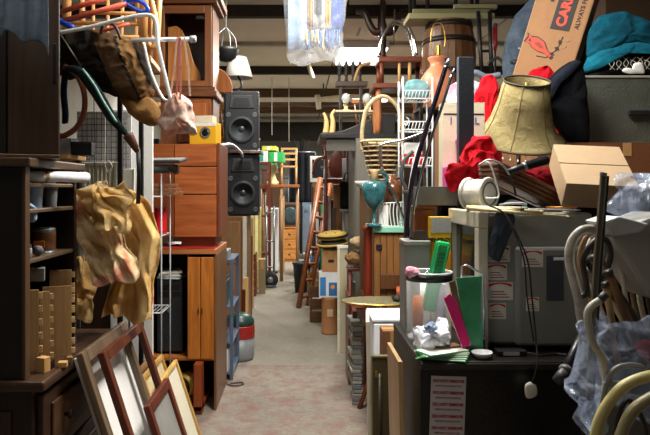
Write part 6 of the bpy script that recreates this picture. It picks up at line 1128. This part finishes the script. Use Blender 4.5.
# ladder leaning over the aisle edge
T = thing('wooden_ladder', 'orange-brown wooden ladder leaning at the edge of the aisle', 'ladder', (0, 0, 0)); lw = wood('5a2a10', '904f24')
p0, p1 = W(298.5, 308, 8.03), W(320, 178, 8.9); q0, q1 = W(308, 305, 8.2), W(330, 182, 9.05); p0.z = q0.z = .0
T.location = p0; 
tb(T, 'rail', lw, [p0 - p0, p1 - p0], .034, 8); tb(T, 'rail', lw, [q0 - p0, q1 - p0], .034, 8)
for k in range(8):
    t = (k + .6) / 8.2; tb(T, 'rung', lw, [p0.lerp(p1, t) - p0, q0.lerp(q1, t) - p0], .022, 8)
T = thing('dark_bin', 'dark green bin standing behind the wooden ladder', 'bin', (X(302, 9.2), 9.3, 0)); hb2 = Z(262, 9.3); MB().shell([(.1, 0), (.13, hb2 - .03), (.14, hb2 - .03), (.14, hb2)], 24).build('wall', pm('18262a', .5), T, smooth=True, solid=.006); MB().lathe([(.1, .002), (.1, .01)], 24).build('bottom', BLACK, T)
# far right cabinet row
for k, (a, b, pt, d, mt, lb) in enumerate(((312, 338, 184, 9.3, wood('4a2e1c', '6c4830'), 'brown wardrobe behind the ladder, under the old monitor'), (326, 350, 200, 7.9, wood('36200f', '54361f'), 'dark brown wardrobe behind the round cushions'), (314, 330, 215, 11.5, pm('b9b6ae', .5), 'off-white cupboard far behind the ladder'))):
    T = thing('wardrobe', lb, 'wardrobe', (X((a + b)/2, d), d, 0)); wv = L(b - a, d); hv = Z(pt, d)
    bx(T, 'body', mt, -wv/2, wv/2 + .2, .02, .5, 0, hv); bx(T, 'door', mt, -wv/2 + .01, -.005, 0, .02, .06, hv - .03, .006); bx(T, 'door', mt, .005, wv/2 - .01, 0, .02, .06, hv - .03, .006); MB().at((-.03, -.003, hv * .55), (90, 0, 0)).lathe([(.01, 0), (.018, .02), (.004, .03)], 10).build('knob', BRASS, T)
d = 9.32; zs = Z(184, 9.3)
T = thing('old_monitor', 'grey old monitor on the brown wardrobe behind the ladder', 'monitor', (X(318, d), d, zs + .001)); bx(T, 'case', pm('a5a298', .5), -.11, .11, .02, .3, .03, .40, .012); bx(T, 'bezel', pm('b5b2a8', .5), -.12, .12, 0, .03, .02, .41, .01); bx(T, 'screen', pm('1c2024', .12), -.085, .085, -.004, .002, .09, .36, .008); bx(T, 'foot', pm('9a978c', .5), -.08, .08, .02, .2, 0, .03, .006)
T = thing('leather_case', 'brown leather case with rounded top on the brown wardrobe', 'case', (X(337, d), d - .0, zs + .001)); lc = pm('5e4438', .5, var=.2); bx(T, 'body', lc, -.14, .15, .0, .25, 0, .24, .03); bx(T, 'lid', pm('6e5244', .5, var=.2), -.145, .155, -.008, .258, .24, .36, .04); bx(T, 'clasp', BRASS, -.01, .02, -.014, -.004, .2, .26, .002); bx(T, 'strap', DARK, -.1, -.075, -.012, .0, .02, .33, .002); bx(T, 'strap', DARK, .085, .11, -.012, .0, .02, .33, .002)
d = 7.95; zs2 = Z(200, 7.9)
T = thing('black_bag', 'black canvas bag standing on the dark brown wardrobe', 'bag', (X(349, 7.0), 7.0, 0)); 
T.location = (X(348.5, 7.1), 7.1, Z(209, 7.1)); bx(T, 'body', weave('0c0d0f', '1c1d20', 200), -.09, .09, 0, .12, 0, .31, .02); bx(T, 'pocket', weave('121316', '22242a', 200), -.07, .07, -.02, .0, .03, .16, .012)
tb(T, 'handle', BLACK, curve([(-.05, .04, .31), (-.03, .04, .4), (.03, .04, .4), (.05, .04, .31)], 5), .008, 6)
T = thing('bag_stand', 'tall grey stand with a post under the black canvas bag', 'stand', (X(349, 7.1), 7.08, 0)); hz2 = Z(209, 7.1); bx(T, 'column', pm('8a8880', .5), -.04, .05, .03, .12, 0, hz2 - .03); bx(T, 'top_plate', pm('6e6c66', .5), -.1, .1, -.01, .15, hz2 - .03, hz2 - .001)
for k, (px, pt, d, w_, mt, lb) in enumerate(((345, 158, 7.3, .05, pm('a9aeb4', .4, .4), 'tall grey steel strip behind the black bag'), (338, 185, 7.5, .10, pm('9a6e48', .75), 'tall kraft cardboard sheet behind the cushions'), (327, 196, 7.8, .10, pm('d6dce2', .5), 'white painted board behind the ladder'), (322, 204, 9.22, .04, pm('3f9a6a', .5), 'thin green board beside the ladder rails'), (317, 212, 9.22, .04, pm('cfd4d8', .5), 'thin white board beside the ladder rails'), (334, 208, 7.3, .05, wood('2c1a10', '4a2e1e'), 'dark narrow board behind the kraft sheet'), (312, 205, 12.2, .1, pm('a9bccb', .5), 'pale blue board far behind the ladder'))):
    board('upright_board', lb, w_, Z(pt, d), .02, (X(px, d), d, 0), mt, 6 - 3 * k, -1.5, 0, 'board', batten=False)
# upturned mahogany dresser mirror
T = thing('carved_chair', 'carved mahogany chair back leaning below the grey wardrobe overhang', 'chair', (X(337, 7.4), 7.4, 0)); hm = Z(140, 7.4); 
for x in (-.13, .13): tb(T, 'back_post', MAHOG, ln((x, .04, 0), (x, .0, hm)), .022, 8)
bx(T, 'crest_rail', MAHOGH, -.16, .16, -.02, .02, hm - .1, hm, .01); MB().puff([(-.07, hm - .42), (-.09, hm - .25), (-.03, hm - .12), (.03, hm - .12), (.09, hm - .25), (.07, hm - .42)], .03).build('splat', MAHOG, T, smooth=True); bx(T, 'seat', MAHOGH, -.16, .16, -.0, .3, hm - .5, hm - .45, .008)
for x in (-.13, .13): tb(T, 'front_leg', MAHOG, ln((x, .27, 0), (x, .27, hm - .5)), .02, 8)
tb(T, 'arm', MAHOG, curve([(-.13, 0, hm - .2), (-.24, -.02, hm - .24), (-.28, -.02, hm - .4)], 5), .018, 8)
# ================================================================ CEILING AND HANGING THINGS
T = thing('scarf_bag', 'clear plastic bag of blue and yellow scarves hanging over the aisle', 'plastic bag', W(315, 68, 4.0)); c = (315, 68, 4.0)
MB().puff(PP([(284, -60), (283, 0), (286, 40), (287, 60), (296, 65), (312, 63), (325, 60), (334, 63), (342, 66), (345, 56), (343, 30), (347, 0), (346, -60)], *c), .10, .014, 13, 3, 72).build('bag_film', film('f0f6ff', .88, .12, .4), T, smooth=True, sub=1)
def scarf(x0, x1, y1, yo, hx, seed):
    return MB().grid(lambda u, v: (L(x0 + (x1 - x0) * u - 315, 4.0), yo + .012 * math.sin(u * 8 + seed), L(68 - (-60 + (y1 + 60) * v), 4.0)), 12, 6)
for x0, x1, y1, yo, h1, h2 in ((288, 308, 50, .0, '6a8ab4', 'b4c4d8'), (308, 313, 30, -.012, '9a6408', 'c08810'), (313, 326, 30, -.008, '8a8a88', 'b0b0ae'), (314, 324, 15, -.014, '10141e', '2a3040'), (326, 331, 30, -.012, 'a8801c', 'c8a850'), (331, 343, 32, .0, '0f2c80', '2450b0')):
    scarf(x0, x1, y1, yo, h1, x0).build('scarf', weave(h1, h2, 300), T, smooth=True, solid=.004)
random.seed(11)
for k in range(26):
    px = 306 + k * 1.35; hx = ['e0b030', 'f0e8d0', '2a3a70', '4a74c8'][k % 4 if px < 326 else 2 + k % 2]; y0 = 30; y1 = 44 + random.uniform(-3, 8)
    tb(T, 'fringe_strand', pm(hx, .8), curve(P3([(px, y0, -.01), (px + random.uniform(-1, 1), (y0 + y1)/2, -.02), (px + random.uniform(-2, 2), y1, -.012)], *c), 3), .0035, 5)
tb(T, 'hanging_cord', pm('d8d8d0', .6), ln((0, 0, L(128, 4.0)), (0, 0, CEIL - T.location.z)), .006, 6)
# white diagonal truss bars
T = thing('folding_rack', 'white wire drying rack hanging folded from the ceiling joist', 'drying rack', W(352, 40, 7.6)); c = (352, 40, 7.6)
for a_, b_ in (((345, 24), (368, -18)), ((357, 36), (378, -18)), ((346, 27), (362, 22)), ((352, 0), (366, -3))): tb(T, 'bar', WHITEMET, P3([a_, b_], *c), .016 if a_[0] != 346 else .009, 6)
T = thing('hanging_wire_bundle', 'two thin pale wires dangling from the ceiling over the aisle end', 'wire', (X(280, 11), 11, 0)); T.location.z = CEIL - .0
tb(T, 'wire', pm('c9c6bc', .6), ln((X(272, 11) - X(280, 11), 0, Z(135, 11) - CEIL), (X(272, 11) - X(280, 11), 0, 0)), .008, 5); tb(T, 'wire', pm('b9b6ac', .6), ln((X(289, 11) - X(280, 11), 0, Z(142, 11) - CEIL), (X(289, 11) - X(280, 11), 0, 0)), .008, 5)
T = thing('ceiling_pipe', 'cream pipe with an elbow hanging under the brown joist', 'pipe', W(318, 108, 11.6)); pp = pm('cfc8b2', .5)
tb(T, 'pipe', pp, P3([(318, 96), (318, 100), (345, 97), (372, 97)], 318, 108, 11.6), .05, 10); tb(T, 'elbow', pp, P3([(317, 95), (319, 109)], 318, 108, 11.6), .05, 10)
tb(T, 'hanger', DGREY, ln((.1, 0, .2), (.1, 0, CEIL - Z(108, 11.6))), .012, 6)
T = thing('ceiling_pipe_bracket', 'cream angled bracket dropping from the ceiling behind the scarf bag', 'bracket', W(311, 78, 9.0)); tb(T, 'arm', pp, P3([(309, 66), (313, 78)], 311, 78, 9.0), .03, 8); tb(T, 'stem', pp, ln((-.03, 0, L(12, 9.0)), (-.03, 0, CEIL - Z(78, 9.0))), .025, 8); bx(T, 'plate', pp, -.1, .04, -.05, .05, CEIL - Z(78, 9.0) - .015, CEIL - Z(78, 9.0), .002)
# stored masses that close the right side
for k, (x0, x1, y0, h, mt, lb) in enumerate(((1.05, 1.95, 4.5, 1.2, wood('1c120c', '30200f'), 'dark low cupboard behind the bookcase'), (1.3, 3.0, 6.4, 2.4, wood('22160e', '382418'), 'tall dark cupboard behind the barrel shelving'), (.88, 2.2, 8.2, 1.9, wood('3a2818', '57402a'), 'brown cupboard behind the grey wardrobe'), (.8, 2.2, 11.0, 1.6, wood('4a3826', '6e563c'), 'tan cupboard far behind the grey wardrobe'), (1.98, 2.9, 4.55, 2.7, wood('120c08', '20150e'), 'tall dark cupboard behind the suitcase pile'))):
    T = thing('cupboard', lb, 'cupboard', ((x0 + x1)/2, y0, 0)); a = (x1 - x0)/2
    bx(T, 'body', mt, -a, a, .02, .6, 0, h); bx(T, 'door', mt, -a + .02, -.005, 0, .02, .06, h - .03, .006); bx(T, 'door', mt, .005, a - .02, 0, .02, .06, h - .03, .006)
    for x in (-.05, .05): MB().at((x, -.002, h * .5), (90, 0, 0)).lathe([(.01, 0), (.018, .02), (.004, .03)], 10).build('knob', BRASS, T)

# ================================================================ extra clutter along the far aisle
def spindle_chair(label, px, d, z, hx, rz, up=False):
    T = thing('spindle_chair', label, 'chair', (X(px, d), d, z), rz, 180 if up else 0); m_ = wood(*hx)
    if up: T.location.z = z + .85; 
    for x, y in ((-.17, -.16), (.17, -.16), (-.17, .16), (.17, .16)): tb(T, 'leg', m_, ln((x * 1.1, y * 1.1, 0), (x * .9, y * .9, .42)), [.014, .019], 8)
    bx(T, 'seat', m_, -.2, .2, -.19, .2, .42, .455, .012)
    for k in range(5): tb(T, 'spindle', m_, ln((-.14 + k * .07, .17, .455), (-.16 + k * .08, .22, .79)), .009, 6)
    bx(T, 'crest_rail', m_, -.2, .2, .205, .235, .78, .85, .01); tb(T, 'stretcher', m_, ln((-.17, -.16, .2), (.17, -.16, .2)), .01, 6); tb(T, 'stretcher', m_, ln((-.17, .16, .2), (.17, .16, .2)), .01, 6)
    return T
spindle_chair('brown spindle chair standing upright on the cupboard behind the grey wardrobe', 372, 8.5, 1.9, ('5a3418', '84562e'), 20)
spindle_chair('dark spindle chair upturned on the dark brown wardrobe', 341, 8.15, Z(200, 7.9) + .001, ('2c160c', '4a2a18'), 30, True)
spindle_chair('white painted spindle chair standing behind the wooden ladder', 318, 10.6, 0, ('c9cccb', 'e4e6e4'), -25)
spindle_chair('orange pine spindle chair on the brown cupboard behind the planks', 240, 7.9, 1.701, ('8a5424', 'b87c40'), 160)
def crate(label, px, d, w_, h_, dp, hx, z=0, rz=0):
    T = thing('slatted_crate', label, 'crate', (X(px, d), d, z), rz); m_ = wood(*hx); mh = wood(hx[0], hx[1], 0)
    for x in (-w_/2, w_/2 - .02):
        for y in (.008, dp - .028): bx(T, 'corner_post', m_, x, x + .02, y, y + .02, 0, h_, .002)
    n = max(2, int(h_ / .11))
    for k in range(n):
        z0 = h_ * k / n + .006; z1_ = h_ * (k + 1) / n - .012
        bx(T, 'slat', mh, -w_/2, w_/2, 0, .008, z0, z1_, .002); bx(T, 'slat', mh, -w_/2 - .008, -w_/2, 0, dp, z0, z1_, .002); bx(T, 'slat', mh, w_/2, w_/2 + .008, 0, dp, z0, z1_, .002)
    bx(T, 'bottom_board', mh, -w_/2, w_/2, .008, dp, 0, .012, 0); return T
crate('dark slatted crate on the floor beside the cardboard drum', 318, 7.15, .17, .42, .2, ('3a2414', '5c3e24'))
crate('pale slatted crate on the floor behind the wooden ladder', 315, 8.85, .2, .36, .24, ('8a6a40', 'b8945c'))
crate('reddish slatted crate by the yellow door', 247, 8.9, .24, .6, .3, ('5a2c18', '84482a'))
for k, (px, d, z, r_, h_, hx, lb) in enumerate(((246, 8.98, .615, .09, .22, 'd8dcde', 'white enamel pail on the reddish crate'), (315, 8.95, .375, .07, .16, '4a6a94', 'blue pail on the pale crate behind the ladder'))):
    T = thing('pail', lb, 'pail', (X(px, d), d + .1, z)); MB().shell([(.001, .002), (r_ * .75, .002), (r_, h_)], 22).build('wall', pm(hx, .35), T, smooth=True, solid=.004); tb(T, 'rim', pm(hx, .3), [(r_ * math.cos(a * .2856), r_ * math.sin(a * .2856), h_) for a in range(22)], .005, 6, True); tb(T, 'handle', STEEL, curve([(-r_, 0, h_ - .01), (-r_ * .7, -.03, h_ + .06), (0, -.04, h_ + .09), (r_ * .7, -.03, h_ + .06), (r_, 0, h_ - .01)], 4), .004, 5)

for k, (px, d, z, w_, h_, hx, lb) in enumerate(((262, 9.1, 0, .1, .5, '8a7a5c', 'beige carton on the floor beside the yellow door'), (243, 7.35, 0, .16, .7, '6e5034', 'tall brown carton between plank and reddish crate'), (368, 7.6, 0, .3, 1.1, '77583a', 'tall kraft carton behind the black canvas bag'), (331, 9.9, 0, .3, 1.0, '9c9a92', 'pale grey carton behind the leather case wardrobe'))):
    carton('tall_box', lb, w_, h_, .2, (X(px, d), d, z), 4 - 3 * k, mat=pm(hx, .75, var=.1))
carton('dark_carton', 'dark brown carton on the tall cupboard behind the suitcase', .5, .35, .4, (2.45, 4.6, 2.702), 10, mat=pm('4a3422', .8, var=.15))
